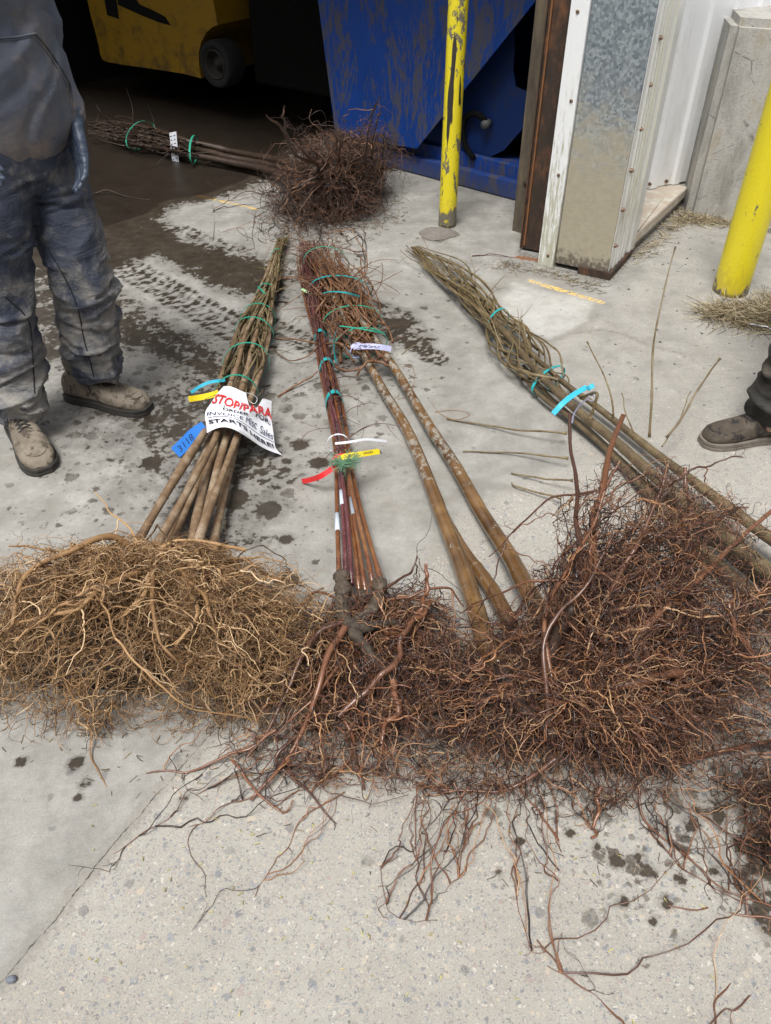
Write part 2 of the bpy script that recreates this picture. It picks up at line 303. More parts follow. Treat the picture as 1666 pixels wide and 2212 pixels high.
# water soaked in, plus indoor gloom put into the floor colour
nw = m.noise(13, 6, .7); nw2 = m.noise(45, 4, .6)
wf = m.math('ADD', m.attr('wet'), m.math('MULTIPLY', m.math('SUBTRACT', m.math('ADD', m.math('MULTIPLY', nw, .65), m.math('MULTIPLY', nw2, .35)), .5), 1.9))
wm = m.math('MAXIMUM', m.step(wf, .43, .59), m.math('MULTIPLY', m.math('MULTIPLY', m.step(wf, .12, .5), m.step(m.attr('wet'), .15, .45)), .38))
sd1, sc1 = m.voro(17, m.map((1, 1, 0), vec=wv)); sr = m.math('MULTIPLY', m.math('MULTIPLY', m.sep(sc1, 0), m.attr('spot')), .62); sd1n = m.math('ADD', sd1, m.math('MULTIPLY', m.math('SUBTRACT', nw2, .5), .7))
s1 = m.step(m.math('SUBTRACT', sd1n, sr), .06, -.07); sd2, sc2 = m.voro(48, m.map((1, 1, 0), vec=wv)); sr2 = m.math('MULTIPLY', m.math('MULTIPLY', m.sep(sc2, 0), m.attr('spot')), .5)
s2 = m.step(m.math('SUBTRACT', m.math('ADD', sd2, m.math('MULTIPLY', m.math('SUBTRACT', n3, .5), .4)), sr2), .03, -.03)
sm = m.math('MAXIMUM', m.math('MULTIPLY', s1, m.step(m.attr('spot'), .12, .2)), m.math('MULTIPLY', s2, .7)); wall = m.math('MAXIMUM', wm, m.math('MULTIPLY', m.math('MULTIPLY', sm, .85), m.step(m.noise(6, 4, .7), .2, .62)))
wet_gloom_c = m.mix(1.0, base, m.mix(m.noise(22, 4), (.10, .078, .06), (.235, .20, .165)), 'MULTIPLY')
wet_gloom_c = m.mix(m.step(m.attr('wet'), .86, .99), wet_gloom_c, m.mix(n2, (.012, .009, .007), (.034, .026, .019))); m.set('Base Color', m.mix(wall, base, wet_gloom_c)); m.set('Roughness', m.mixf(wm, .88, m.mixf(m.noise(7, 3), .18, .5))); m.set('Specular IOR Level', m.mixf(wm, .3, .45))  # wettest indoor floor goes near black: doorway shade painted into its colour
m.bump(m.math('ADD', m.math('ADD', m.math('MULTIPLY', n3, .6), m.math('MULTIPLY', n4, .35)), m.math('ADD', m.math('MULTIPLY', m.math('MULTIPLY', pebh, am), .25), m.math('MULTIPLY', cm, -2.5))), .55, .004)
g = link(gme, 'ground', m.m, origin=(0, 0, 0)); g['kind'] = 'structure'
# ================================================================ BUILDING
E1 = np.array((.857, -.515, 0)); E2 = np.array((.515, .857, 0)); UP = np.array((0, 0, 1.0))
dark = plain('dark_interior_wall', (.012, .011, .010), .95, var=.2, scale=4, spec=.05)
m = NT('galvanised_sheet', .38, metal=.75); d, c = m.voro(105, m.map((1, 1, .8))); z = m.sep(m.geo, 2); nn = m.noise(14, 5, .65); ns = m.noise(10, 4, .7, vec=m.map((1.2, 1.2, 14), rot=(0, .12, 0)))
gal = m.ramp(m.math('ADD', m.math('MULTIPLY', m.sep(c, 0), .6), m.math('MULTIPLY', nn, .4)), [(.2, (.20, .24, .27)), (.5, (.31, .36, .39)), (.8, (.47, .53, .56))])
mud = m.step(m.math('ADD', z, m.math('MULTIPLY', m.math('SUBTRACT', m.math('ADD', m.math('MULTIPLY', nn, .5), m.math('MULTIPLY', ns, .5)), .5), 1.0)), .86, .42)
mudc = m.mix(m.noise(40, 5), (.29, .26, .185), (.42, .38, .285)); scr = m.step(m.noise(22, 5, .8, vec=m.map((.6, .6, 16), rot=(0, .25, 0))), .57, .62)
mudc = m.mix(m.math('MULTIPLY', scr, .6), mudc, (.2, .22, .23)); low = m.step(m.math('ADD', z, m.math('MULTIPLY', m.math('SUBTRACT', m.noise(60, 5), .5), .25)), .1, .03); mudc = m.mix(low, mudc, (.13, .11, .085))
m.set('Base Color', m.mix(mud, gal, mudc)); m.set('Metallic', m.mixf(mud, .55, 0.0)); m.set('Roughness', m.mixf(mud, .36, .85)); m.bump(nn, .2, .003); galv = m.m
m = NT('white_painted_wood', .6); gr = m.noise(12, 6, .75, vec=m.map((9, 9, .5))); z = m.sep(m.geo, 2); pl = m.step(m.math('ADD', m.math('ADD', gr, m.math('MULTIPLY', z, -.30)), m.math('MULTIPLY', m.noise(70, 5, .7, vec=m.map((1, 1, .25))), .45)), .54, .74)
m.set('Base Color', m.mix(m.math('MULTIPLY', pl, .85), (.80, .82, .82), (.38, .37, .25))); m.bump(gr, .5, .004); woodm = m.m
m = NT('aluminium_trim', .32, metal=.5); z = m.sep(m.geo, 2); dn = m.noise(18, 5, .7, vec=m.map((1, 1, .35))); m.set('Base Color', m.mix(m.math('MULTIPLY', m.step(m.math('ADD', dn, m.math('MULTIPLY', z, -.45)), .25, .62), .6), (.86, .88, .90), (.50, .46, .38))); m.bump(dn, .1, .002); alum = m.m
m = NT('rusty_steel', .75); nn = m.noise(16, 6, .7, vec=m.map((1, 1, .5))); m.set('Base Color', m.ramp(nn, [(.3, (.022, .016, .012)), (.5, (.045, .028, .018)), (.64, (.13, .055, .025)), (.8, (.2, .10, .05))])); m.bump(nn, .4, .003); rusty = m.m
m = NT('tan_weathered_steel', .8); nn = m.noise(14, 5, .7, vec=m.map((1, 1, .3))); m.set('Base Color', m.ramp(nn, [(.3, (.05, .04, .03)), (.55, (.12, .095, .065)), (.75, (.2, .15, .09))])); m.bump(nn, .3, .003); tanm = m.m
orust = plain('orange_rust', (.20, .085, .03), .85, var=.25, scale=40); black = plain('black_rubber', (.006, .006, .006), .9, var=.2, scale=30, spec=.1)
bolt_m = plain('rusty_bolt', (.20, .13, .09), .5, .5, var=.3, scale=300)
m = NT('old_concrete', .9); nn = m.noise(7, 6, .7, vec=m.map((1.4, 1.4, .45))); nf = m.noise(90, 5, .7); hol = m.step(m.voro(95)[0], .20, .10); hl = m.step(m.noise(12, 3), .5, .62)
cc = m.ramp(nn, [(.28, (.20, .195, .17)), (.42, (.33, .32, .29)), (.55, (.44, .43, .40)), (.66, (.38, .345, .27)), (.8, (.28, .235, .16))]); cc = m.mix(m.math('MULTIPLY', m.step(nf, .45, .7), .3), cc, (.18, .17, .15)); hh = m.math('MULTIPLY', hol, hl)
ce = m.voro(4.5, m.map((1, 1, .8), vec=None), feat='DISTANCE_TO_EDGE')[0]; crn = m.step(m.math('ADD', ce, m.math('MULTIPLY', m.math('SUBTRACT', nf, .5), .06)), .012, .002); cc = m.mix(m.math('MULTIPLY', m.math('MULTIPLY', crn, hl), .7), cc, (.09, .08, .07))
m.set('Base Color', m.mix(hh, cc, (.09, .085, .08))); m.bump(m.math('SUBTRACT', nf, m.math('MULTIPLY', hh, 1.5)), .6, .006); oldc = m.m
TOP = 5.5
B0 = np.array((.802, 3.647, 0)); B1 = np.array((1.024, 3.519, 0)); T0 = np.array((.732, 3.684, 0)); S1 = P(1357, 540) * (1, 1, 0)
bld = thing('warehouse_building', 'warehouse corner with galvanised door post, white wood trim and dark open doorway', 'building', B0)
def upr(mb, foot, z0, z1): return mb.prism([np.array((p[0], p[1], z0)) for p in foot], UP * (z1 - z0))
mb = MB(); foot = [B0, B1, B1 + E2 * .36, B0 + E2 * .36]; upr(mb, foot, .02, TOP); mb.build('galvanised_post', galv, bld, bevel=.006, smooth=False)
mb = MB(); upr(mb, [T0 - E2 * .012, B0 - E1 * .003 - E2 * .012, B0 - E1 * .003 + E2 * .03, T0 + E2 * .03], .0, TOP); trim = mb.build('wood_trim', woodm, bld, bevel=.002, smooth=False)
mb = MB()
for u, v in ((1248, 25), (1234, 218), (1207, 378), (1184, 552)):
    p = W(u, v, T0 - E2 * .012, B0 - E2 * .012); mb = MB(); mb.tube([p + E2 * .001, p - E2 * .002, p - E2 * .004], [.0075, .0075, .005], 12); mb.build('screw', bolt_m, trim)
# pressed aluminium corner strip with ribs down the side of the post
def ribbed(a, b, nrm_, prof, z0, z1, th=.004):
    a = np.asarray(a, float); b = np.asarray(b, float); fr = []
    for t, h in prof: p = a + (b - a) * t + nrm_ * h; fr.append(p)
    foot = fr + [p - nrm_ * (th + .001) for p in fr[::-1]]; return foot
n1_ = E1
sideA, sideB = B1 + E1 * .004, B1 + E2 * .36 + E1 * .004
prof = [(0, 0)]
for k in range(4): t = .12 + k * .13; prof += [(t, 0), (t + .02, .006), (t + .06, .006), (t + .08, 0)]
prof += [(.7, 0), (.74, .012), (.95, .012), (1, 0)]
def ribwall(name, a, b, nn_, prof, z0, z1, mat, parent):
    mb = MB(); fr = [np.asarray(a) + (np.asarray(b) - np.asarray(a)) * t + nn_ * h for t, h in prof]
    for p, q_ in zip(fr[:-1], fr[1:]):
        pass
    V = []; F = []; n = len(fr)
    for zz in (z0, z1):
        for off in (0, -.003): V += [np.array((p[0], p[1], zz)) + nn_ * off for p in fr]
    for i in range(n - 1):
        F += [(i, i + 1, 2 * n + i + 1, 2 * n + i), (n + i, 3 * n + i, 3 * n + i + 1, n + i + 1), (2 * n + i, 2 * n + i + 1, 3 * n + i + 1, 3 * n + i), (i, n + i, n + i + 1, i + 1)]
    F += [(0, 2 * n, 3 * n, n), (n - 1, 2 * n - 1, 4 * n - 1, 3 * n - 1)]; mb.add(V, F); return mb.build(name, mat, parent, smooth=False)
strip = ribwall('corner_strip', sideA, sideB, E1, prof, .03, TOP, alum, bld)
A2 = P(1383, 410, .1) * (1, 1, 0); B2 = P(1458, 396, .1) * (1, 1, 0); dAB = (B2 - A2) / np.linalg.norm(B2 - A2); nAB = np.array((dAB[1], -dAB[0], 0))
nS = nrm(np.array(((A2 - sideB)[1], -(A2 - sideB)[0], 0)))
side2 = ribwall('side_flashing', sideB + E1 * .003, A2, nS, [(0, 0), (.08, 0), (.1, .01), (.3, .01), (.32, 0), (.6, 0), (.62, .008), (.8, .008), (1, 0)], .1, TOP, alum, bld)
A3 = B2 + dAB * 1.1; prof2 = [(0, 0)]; L = np.linalg.norm(A3 - A2); x = .05
while x < L - .2: prof2 += [(x / L, 0), ((x + .012) / L, .016), ((x + .05) / L, .016), ((x + .062) / L, 0)]; x += .155
prof2 += [(1, 0)]
m = NT('white_metal_siding', .35, metal=.1); z = m.sep(m.geo, 2); dn = m.noise(10, 5, .7, vec=m.map((1, 1, .25))); m.set('Base Color', m.mix(m.math('MULTIPLY', m.step(m.math('ADD', dn, m.math('MULTIPLY', z, -.2)), .35, .7), .6), (.86, .88, .90), (.6, .58, .52))); siding_m = m.m
siding = ribwall('siding_panel', A2, A3, nAB, prof2, .1, TOP, siding_m, bld)
def D3(x, y): return 1030.4 + .3815 * x, .3815 * y
for lst, a, b, nn_, par in (([(1032, 213), (973, 480), (920, 730), (870, 965), (822, 1187), (780, 1390)], sideA, sideB, E1, strip), ([(1122, 175), (1060, 433), (1010, 670), (960, 895), (912, 1107), (880, 1287)], sideB, A2, nS, side2), ([(975, 1040), (1070, 1025)], A2, B2, nAB, siding)):
    for x, y in lst:
        u, v = D3(x, y); p = W(u, v, a, b) + nn_ * .006; mb = MB(); mb.tube([p - nn_ * .01, p + nn_ * .002], .0095, 14, mi=0); mb.tube([p, p + nn_ * .009], .006, 6); mb.build('bolt', bolt_m, par, smooth=False)
mb = MB(); f0, f1 = P(1357, 547) * (1, 1, 0), P(1470, 441) * (1, 1, 0); upr(mb, [f0, f1, B2 + E2 * .3 + dAB * .1, A2 + E2 * .3, sideB - E1 * .02], 0, .088); mb.build('foundation', oldc, bld, smooth=False)
m = NT('tan_flashing', .6, metal=.1); nn = m.noise(14, 5, .7); m.set('Base Color', m.ramp(nn, [(.35, (.62, .60, .54)), (.5, (.50, .44, .36)), (.68, (.46, .36, .27))])); flash = m.m
mb = MB(); o_ = (f1 - f0); o_ = nrm(np.array((o_[1], -o_[0], 0))); mb.prism([np.array((*p[:2], .09)) for p in (f0 + o_ * .015, f1 + o_ * .015, B2 - nAB * .005, A2 - nAB * .0, sideB + E1 * .008)], UP * .006)
mb.prism([np.array((*p[:2], .05)) for p in (f0 + o_ * .017, f1 + o_ * .017, f1 + o_ * .020, f0 + o_ * .020)], UP * .045); mb.build('ledge_flashing', flash, bld, smooth=False)
mb = MB(); p0 = B0 + E1 * .12 - E2 * .012; p1 = B1 - E2 * .014 + E1 * .02; p2 = B1 + E2 * .30 + E1 * .02; mb.prism([p0, p1, p2, p2 - E1 * .012, p1 - E1 * .012 + E2 * .010, p0 + E2 * .01], UP * .035); mb.build('base_angle', rusty, bld, smooth=False)
c0, c1 = P(1126, 540) * (1, 1, 0), P(1166, 548) * (1, 1, 0); dc = nrm(c1 - c0); nc = np.array((dc[1], -dc[0], 0))
mb = MB(); upr(mb, [c0, c1, c1 - nc * .008, c0 - nc * .008], .012, TOP); upr(mb, [c0 + nc * .012 - dc * .006, c0 + nc * .012 + dc * .0, c0 - nc * .09, c0 - nc * .09 - dc * .006], .012, TOP); upr(mb, [c1 - nc * .009, c1 + dc * .006 - nc * .009, c1 - nc * .1 + dc * .006, c1 - nc * .1], .012, TOP); mb.build('door_channel', rusty, bld, smooth=False)
mb = MB(); upr(mb, [c0 + dc * .012 + nc * .002, c0 + dc * .019 + nc * .002, c0 + dc * .019 + nc * .011, c0 + dc * .012 + nc * .011], .03, TOP); mb.build('weld_bead', orust, bld, smooth=False)
k0, k1 = P(1110, 499) * (1, 1, 0), P(1141, 509) * (1, 1, 0); dk_ = nrm(k1 - k0); nk = np.array((dk_[1], -dk_[0], 0)); mb = MB(); upr(mb, [k0, k1, k1 - nk * .01, k0 - nk * .01], 0, TOP); upr(mb, [k0 - dk_ * .01, k0, k0 - nk * .12, k0 - nk * .12 - dk_ * .01], 0, TOP); mb.build('track_angle', tanm, bld, smooth=False)
mb = MB(); p = W(1137, 396, k0, k1); mb.tube([p, p + nk * .006], .014, 14); mb.build('bolt', rusty, bld)
mb = MB(); upr(mb, [T0 + E2 * .032, T0 + E2 * .032 - E1 * .012, T0 + E2 * .2 - E1 * .012, T0 + E2 * .2], 0, TOP); upr(mb, [B0 + E2 * .37, B0 + E2 * .37 + E1 * .06, B0 + E2 * 9 + E1 * .16, B0 + E2 * 9 + E1 * .1], 0, TOP)  # first dark strip fills the gap beside the trim, standing in for its shade
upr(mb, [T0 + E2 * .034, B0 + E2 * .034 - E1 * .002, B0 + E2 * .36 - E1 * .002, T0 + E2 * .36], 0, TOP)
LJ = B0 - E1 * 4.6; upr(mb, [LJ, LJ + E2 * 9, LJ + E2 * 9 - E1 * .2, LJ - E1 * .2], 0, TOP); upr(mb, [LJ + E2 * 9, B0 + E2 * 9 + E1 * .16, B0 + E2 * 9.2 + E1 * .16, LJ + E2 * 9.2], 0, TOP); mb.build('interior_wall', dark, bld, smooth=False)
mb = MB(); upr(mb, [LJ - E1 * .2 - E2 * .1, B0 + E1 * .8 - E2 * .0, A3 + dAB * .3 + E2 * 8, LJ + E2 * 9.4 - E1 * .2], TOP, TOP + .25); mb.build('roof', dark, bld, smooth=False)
mb = MB(); upr(mb, [LJ - E2 * .02, T0 - E1 * .0 + E2 * .04, T0 + E2 * .2, LJ + E2 * .2], 2.05, TOP); upr(mb, [LJ - E2 * .02 - E1 * 6, LJ - E2 * .02, LJ + E2 * .2, LJ + E2 * .2 - E1 * 6], 0, TOP); mb.build('front_wall', siding_m, bld, smooth=False)  # unseen lintel set low to keep sky light out of the doorway
# retaining wall
c0, c1 = P(1461, 398) * (1, 1, 0), P(1482, 463) * (1, 1, 0); c2 = c1 + nrm(P(1666, 490) - P(1482, 463)) * 3.5; zt = W(1600, 40, c1, c2)[2]
dd = nrm(c2 - c1); back = np.array((-dd[1], dd[0], 0)) * .28; mb = MB(); upr(mb, [c0, c1, c2, c2 + back, c0 + back * .6 + dd * .03], 0, zt)
me = mb.mesh('w'); bm = bmesh.new(); bm.from_mesh(me); bmesh.ops.bevel(bm, geom=[e for e in bm.edges if min(v.co.z for v in e.verts) > zt - .01 or abs(e.verts[0].co.z - e.verts[1].co.z) > .5], offset=.035, segments=4, affect='EDGES'); bm.to_mesh(me); bm.free()
tag(link(me, 'retaining_wall', oldc, smooth=False), 'rough grey cast concrete wall with cracks, to the right of the white siding', 'wall')
# ================================================================ BOLLARDS
def bollard_mat(name, wear):
    m = NT(name, .42, coat=.2); v = m.map((1, 1, .55)); a = m.noise(26, 6, .72, vec=v, dist=.6); b = m.noise(8, 4, .6, vec=v); z = m.sep(m.geo, 2)
    low = m.step(m.math('ADD', z, m.math('MULTIPLY', m.math('SUBTRACT', a, .5), .55)), .16, .0)
    x = m.step(m.math('ADD', m.math('ADD', m.math('MULTIPLY', a, .6), m.math('MULTIPLY', b, .4)), m.math('MULTIPLY', low, .13)), wear, wear + .02)
    st = m.step(m.noise(18, 3, .6, vec=m.map((1, 1, .09))), .655 + (wear - .57) * 1.2, .675 + (wear - .57) * 1.2)
    yel = m.mix(m.noise(120, 4), (.68, .56, .015), (.85, .73, .03)); yel = m.mix(m.math('MULTIPLY', low, .5), yel, (.45, .33, .06))
    gr = m.mix(m.noise(80, 3), (.10, .085, .06), (.22, .2, .15)); c = m.mix(x, yel, gr); c = m.mix(st, c, (.035, .032, .028))
    m.set('Base Color', c); m.set('Roughness', m.mixf(x, .38, .8)); m.bump(m.math('SUBTRACT', a, x), .35, .003); return m.m
for (u, v, r, hgt, wear, lab) in ((966, 487, .0455, 1.4, .545, 'scraped yellow steel bollard with black gouges, inside the doorway before the blue machine'), (1577, 628, .0765, 1.15, .60, 'thicker clean yellow bollard standing in straw at the right edge')):
    c = P(u, v) * (1, 1, 0); t = thing('bollard', lab, 'bollard', c, 'yellow bollards'); mb = MB(); zz = [0, .02, .2, .5, .8, hgt - .03, hgt, hgt + r * .3, hgt + r * .5, hgt + r * .55]; rr = [r, r, r, r, r, r, r, r * .8, r * .45, .002]
    mb.tube([c + UP * z_ for z_ in zz], rr, 40); mb.build('post', bollard_mat('yellow_bollard_paint', wear), t)
    if u < 1000:
        mb = MB(); g_ = np.random.default_rng(3); V = []; F = []
        cc_ = P(945, 508) * (1, 1, 0)
        for i in range(7):
            rr_ = (1 - i / 6.0); 
            for j in range(28): a_ = j / 28 * 2 * math.pi; k = 1 + .14 * math.sin(3 * a_ + 1) + g_.normal(0, .03); V.append(cc_ + np.array((math.cos(a_) * .098 * rr_ * k, math.sin(a_) * .068 * rr_ * k, .003 + .03 * (1 - rr_ ** 3) + g_.normal(0, .002) * (i > 0))))
        for i in range(6):
            for j in range(28): F.append((i * 28 + j, i * 28 + (j + 1) % 28, (i + 1) * 28 + (j + 1) % 28, (i + 1) * 28 + j))
        mb.add(V, F); mb.build('mortar_footing', plain('gritty_mortar', (.17, .155, .135), .95, var=.25, scale=90), t)
# ================================================================ BLUE MACHINE
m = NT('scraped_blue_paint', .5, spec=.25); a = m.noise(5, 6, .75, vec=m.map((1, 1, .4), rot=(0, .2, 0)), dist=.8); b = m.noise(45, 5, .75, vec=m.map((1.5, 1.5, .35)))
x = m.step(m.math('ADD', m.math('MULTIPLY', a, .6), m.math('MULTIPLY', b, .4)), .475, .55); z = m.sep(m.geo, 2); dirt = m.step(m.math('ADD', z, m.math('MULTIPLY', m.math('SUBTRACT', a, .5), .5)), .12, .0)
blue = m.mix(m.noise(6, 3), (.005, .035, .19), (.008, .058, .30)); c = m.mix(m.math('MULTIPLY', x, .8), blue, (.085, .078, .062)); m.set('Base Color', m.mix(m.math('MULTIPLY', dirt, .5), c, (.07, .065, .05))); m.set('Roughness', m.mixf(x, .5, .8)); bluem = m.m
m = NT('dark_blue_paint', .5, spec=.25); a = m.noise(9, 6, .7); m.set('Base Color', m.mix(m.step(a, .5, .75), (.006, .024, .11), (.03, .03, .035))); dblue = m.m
a_, b_ = np.array((.729, 4.521, 0)), np.array((.104, 5.031, 0)); dL = nrm(b_ - a_); nF = np.array((dL[1], -dL[0], 0)); nF = nF if nF[1] < 0 else -nF
mach = thing('waste_compactor', 'scraped blue steel machine with an angled side plate, standing just inside the doorway', 'machine', a_)
mb = MB(); pl_ = [(660, -200), (687, 0), (725, 290), (900, 321), (956, 252), (1084, 93), (1165, -8), (1330, -200)]; fa, fb = a_ + nF * .05, b_ + nF * .05
mb.prism([W(u, v, fa, fb) for u, v in pl_], -nF * .012); mb.build('side_plate', bluem, mach, smooth=False)
fa, fb = a_ - nF * .08, b_ - nF * .08; arc = [(820, 318), (900, 345), (993, 357), (1040, 348), (1088, 325), (1129, 278), (1152, 202), (1135, 197), (1114, 188), (1108, 150), (1112, 110), (1100, -200), (700, -200), (760, 200)]
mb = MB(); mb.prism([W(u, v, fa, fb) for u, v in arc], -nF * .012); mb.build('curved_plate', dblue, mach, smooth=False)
L0, L1 = a_ - dL * .25, b_ + dL * .55
mb = MB(); upr(mb, [L0, L1, L1 - nF * .05, L0 - nF * .05], 0.004, .10); upr(mb, [L0 - nF * .052, L1 - nF * .052, L1 - nF * .2, L0 - nF * .2], .004, .17); mb.build('base_rail', bluem, mach, bevel=.006, smooth=False)
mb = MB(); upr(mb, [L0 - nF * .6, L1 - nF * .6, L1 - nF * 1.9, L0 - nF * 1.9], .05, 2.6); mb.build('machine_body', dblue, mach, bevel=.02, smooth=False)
hp = [W(u, v, a_ - nF * .04, b_ - nF * .04) for u, v in ((1024, 343), (1006, 315), (1000, 280), (1006, 254), (1024, 245), (1042, 254), (1050, 268))]
mb = MB(); mb.tube(crom(hp, 40), .017, 10); hose = mb.build('hose', black, mach); p = hp[-1]
mb = MB(); mb.tube([p + nF * .02, p - nF * .03], [.022, .022], 12); mb.build('hose_fitting', plain('grey_fitting', (.09, .095, .09), .6), mach)
# ================================================================ FORKLIFT
def D1(x, y): return 162.7 + .3254 * x, .3254 * y
ga, gb = np.array((-2.097, 6.706, 0)), np.array((-1.252, 6.101, 0)); dF = nrm(gb - ga); nO = np.array((dF[1], -dF[0], 0)); nO = nO if nO[1] < 0 else -nO
fork = thing('forklift', 'dirty yellow forklift with black side stripe parked in the dark doorway', 'forklift', ga)
m = NT('dirty_yellow_paint', .55, spec=.2); a = m.noise(9, 6, .75); z = m.sep(m.geo, 2); x = m.step(m.math('ADD', a, m.math('MULTIPLY', z, -.35)), .28, .55)
m.set('Base Color', m.mix(m.math('MULTIPLY', x, .75), (.21, .120, .008), (.04, .030, .016))); yel = m.m
outl = [(60, -300), (70, -60), (80, 0), (105, 110), (130, 200), (155, 300), (165, 360), (182, 400), (215, 412), (330, 432), (520, 458), (700, 486), (760, 500), (835, 520), (822, 440), (820, 350), (835, 280), (870, 215), (905, 182), (945, 165), (930, 80), (915, 10), (900, -300)]
mb = MB(); mb.prism([W(*D1(x, y), ga, gb) for x, y in outl], -nO * 1.1); mb.build('counterweight', yel, fork, smooth=False)
mb = MB(); mb.prism([W(*D1(x, y), ga, gb) + nO * .004 for x, y in ((285, -60), (285, 30), (440, 100), (560, 148), (635, 168), (600, 112), (500, 60), (430, 30), (370, -60))], -nO * .003); mb.build('side_stripe', black, fork, smooth=False)
mb = MB(); mb.prism([W(*D1(x, y), ga, gb) + nO * .004 for x, y in ((180, -60), (200, 20), (215, 100), (292, 125), (275, 0), (265, -60))], -nO * .003); mb.build('vent', black, fork, smooth=False)
wc = W(*D1(925, 430), ga, gb) - nO * .06; wr = .145
wt = thing  # (wheel parts below hang from the forklift)
mb = MB(); pr = [(-.10, .62), (-.10, .9), (-.085, .98), (-.05, 1.0), (.03, 1.0), (.055, .97), (.065, .9), (.055, .62)]; V = []; F = []; ns_ = 48
for k in range(ns_):
    a = k / ns_ * 2 * math.pi
    for (o, r) in pr: V.append(wc + nO * o + (dF * math.cos(a) + UP * math.sin(a)) * r * wr)
for k in range(ns_):
    for j in range(len(pr)): F.append((k * 8 + j, k * 8 + (j + 1) % 8, ((k + 1) % ns_) * 8 + (j + 1) % 8, ((k + 1) % ns_) * 8 + j))
mb.add(V, F); wh = mb.build('wheel', plain('dusty_rubber', (.006, .0055, .005), .9, var=.2, scale=20), fork)
mb = MB(); pr = [(-.06, .61), (.058, .63), (.064, .58), (.05, .54), (.01, .50), (-.01, .34), (.02, .30), (.025, .16), (.045, .14), (.045, .001)]; V = []; F = []; ns_ = 40; m_ = len(pr)
for k in range(ns_):
    a = k / ns_ * 2 * math.pi
    for (o, r) in pr: V.append(wc + nO * o + (dF * math.cos(a) + UP * math.sin(a)) * r * wr)
for k in range(ns_):
    for j in range(m_ - 1): F.append((k * m_ + j, k * m_ + j + 1, ((k + 1) % ns_) * m_ + j + 1, ((k + 1) % ns_) * m_ + j))
mb.add(V, F); mb.build('rim', plain('grey_brown_rim', (.016, .014, .011), .8, var=.2, scale=20), wh)
mb = MB(); o2 = W(*D1(935, 165), ga, gb); 
mb.box(wc + dF * .75 + UP * .55 - nO * .6, (1.0, 1.1, 1.3), (dF, nO, UP)); mb.build('chassis', plain('black_chassis', (.006, .0055, .005), .95, var=.2, spec=.05), fork, bevel=.02, smooth=False)
mb = MB(); 
for k in (-.5, .5): mb.box(wc + dF * 1.36 + UP * 1.1 - nO * (.6 + k * .6), (.1, .08, 2.1), (dF, nO, UP))
mb.build('mast', plain('mast_steel', (.01, .01, .009), .5, .5), fork, smooth=False)
# ================================================================ BARE-ROOT TREE BUNDLES
def root_mat(name, stops, rough, coat=0.0):
    m = NT(name, rough, coat=coat); t = m.attr('tint'); n = m.noise(55, 4, .7); f = m.math('ADD', m.math('MULTIPLY', t, .9), m.math('MULTIPLY', n, .32))
    m.set('Base Color', m.ramp(f, stops)); m.bump(m.noise(220, 3), .3, .002); return m.m
rootA = root_mat('golden_brown_root', [(.15, (.045, .024, .011)), (.34, (.17, .09, .036)), (.6, (.35, .205, .090)), (.8, (.52, .345, .175)), (1, (.62, .45, .27))], .6)
rootAf = root_mat('golden_fine_root', [(.2, (.040, .022, .011)), (.45, (.20, .108, .045)), (.72, (.35, .205, .095)), (1, (.57, .40, .24))], .7)
rootB = root_mat('red_brown_root', [(.15, (.016, .010, .009)), (.40, (.075, .035, .023)), (.66, (.19, .082, .042)), (.9, (.36, .175, .08)), (1, (.48, .30, .16))], .36, .25)
rootBf = root_mat('red_fine_root', [(.24, (.014, .008, .007)), (.50, (.08, .036, .025)), (.74, (.23, .105, .06)), (1, (.45, .285, .15))], .55)
rootE = root_mat('dark_brown_root', [(.15, (.02, .012, .010)), (.5, (.06, .032, .022)), (.85, (.14, .072, .042)), (1, (.28, .14, .07))], .5)
soil_dark_core = plain('wet_soil', (.022, .016, .011), .7, var=.3, scale=60)
def bark(name, lo, mid, hi, rough=.5, coat=0.0, lent=None, patch=None, scale=30, red=None):
    m = NT(name, rough, coat=coat); n = m.noise(scale, 5, .65, vec=m.map((1, 1, 1))); n2 = m.noise(6, 3, .6); f = m.math('ADD', m.math('MULTIPLY', n, .55), m.math('MULTIPLY', n2, .45))
    c = m.ramp(f, [(.32, lo), (.5, mid), (.66, hi)])
    if red: c = m.mix(m.step(m.attr('tint'), .45, .55), c, m.ramp(f, [(.35, red[0]), (.6, red[1])]))
    if lent: d, cc = m.voro(lent[0]); c = m.mix(m.math('MULTIPLY', m.step(d, .22, .12), m.step(m.sep(cc, 0), .45, .5)), c, lent[1])
    if patch:
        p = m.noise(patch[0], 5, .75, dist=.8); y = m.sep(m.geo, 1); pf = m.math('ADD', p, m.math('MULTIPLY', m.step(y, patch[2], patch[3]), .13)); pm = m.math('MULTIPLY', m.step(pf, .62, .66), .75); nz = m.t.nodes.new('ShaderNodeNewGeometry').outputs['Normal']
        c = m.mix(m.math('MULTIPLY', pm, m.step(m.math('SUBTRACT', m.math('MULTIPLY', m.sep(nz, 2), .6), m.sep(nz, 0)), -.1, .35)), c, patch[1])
    m.set('Base Color', c); m.bump(n, .4, .003); return m.m
barkA = bark('tan_bark', (.075, .042, .022), (.18, .115, .062), (.34, .27, .19), .7, lent=(60, (.10, .065, .04)), scale=22)
barkAt = bark('olive_twig_bark', (.06, .048, .024), (.14, .105, .05), (.25, .19, .10), .6)
barkB = bark('speckled_red_bark', (.085, .028, .014), (.15, .052, .018), (.22, .10, .035), .3, .4, lent=(150, (.50, .40, .30)), red=((.06, .016, .018), (.13, .035, .038)))
barkBt = bark('dark_red_twig_bark', (.045, .02, .018), (.10, .042, .034), (.18, .10, .085), .45)
barkC = bark('wet_olive_bark', (.066, .031, .010), (.128, .064, .020), (.21, .118, .042), .28, .5, patch=(34, (.30, .29, .25), 1.75, 2.1), scale=12)
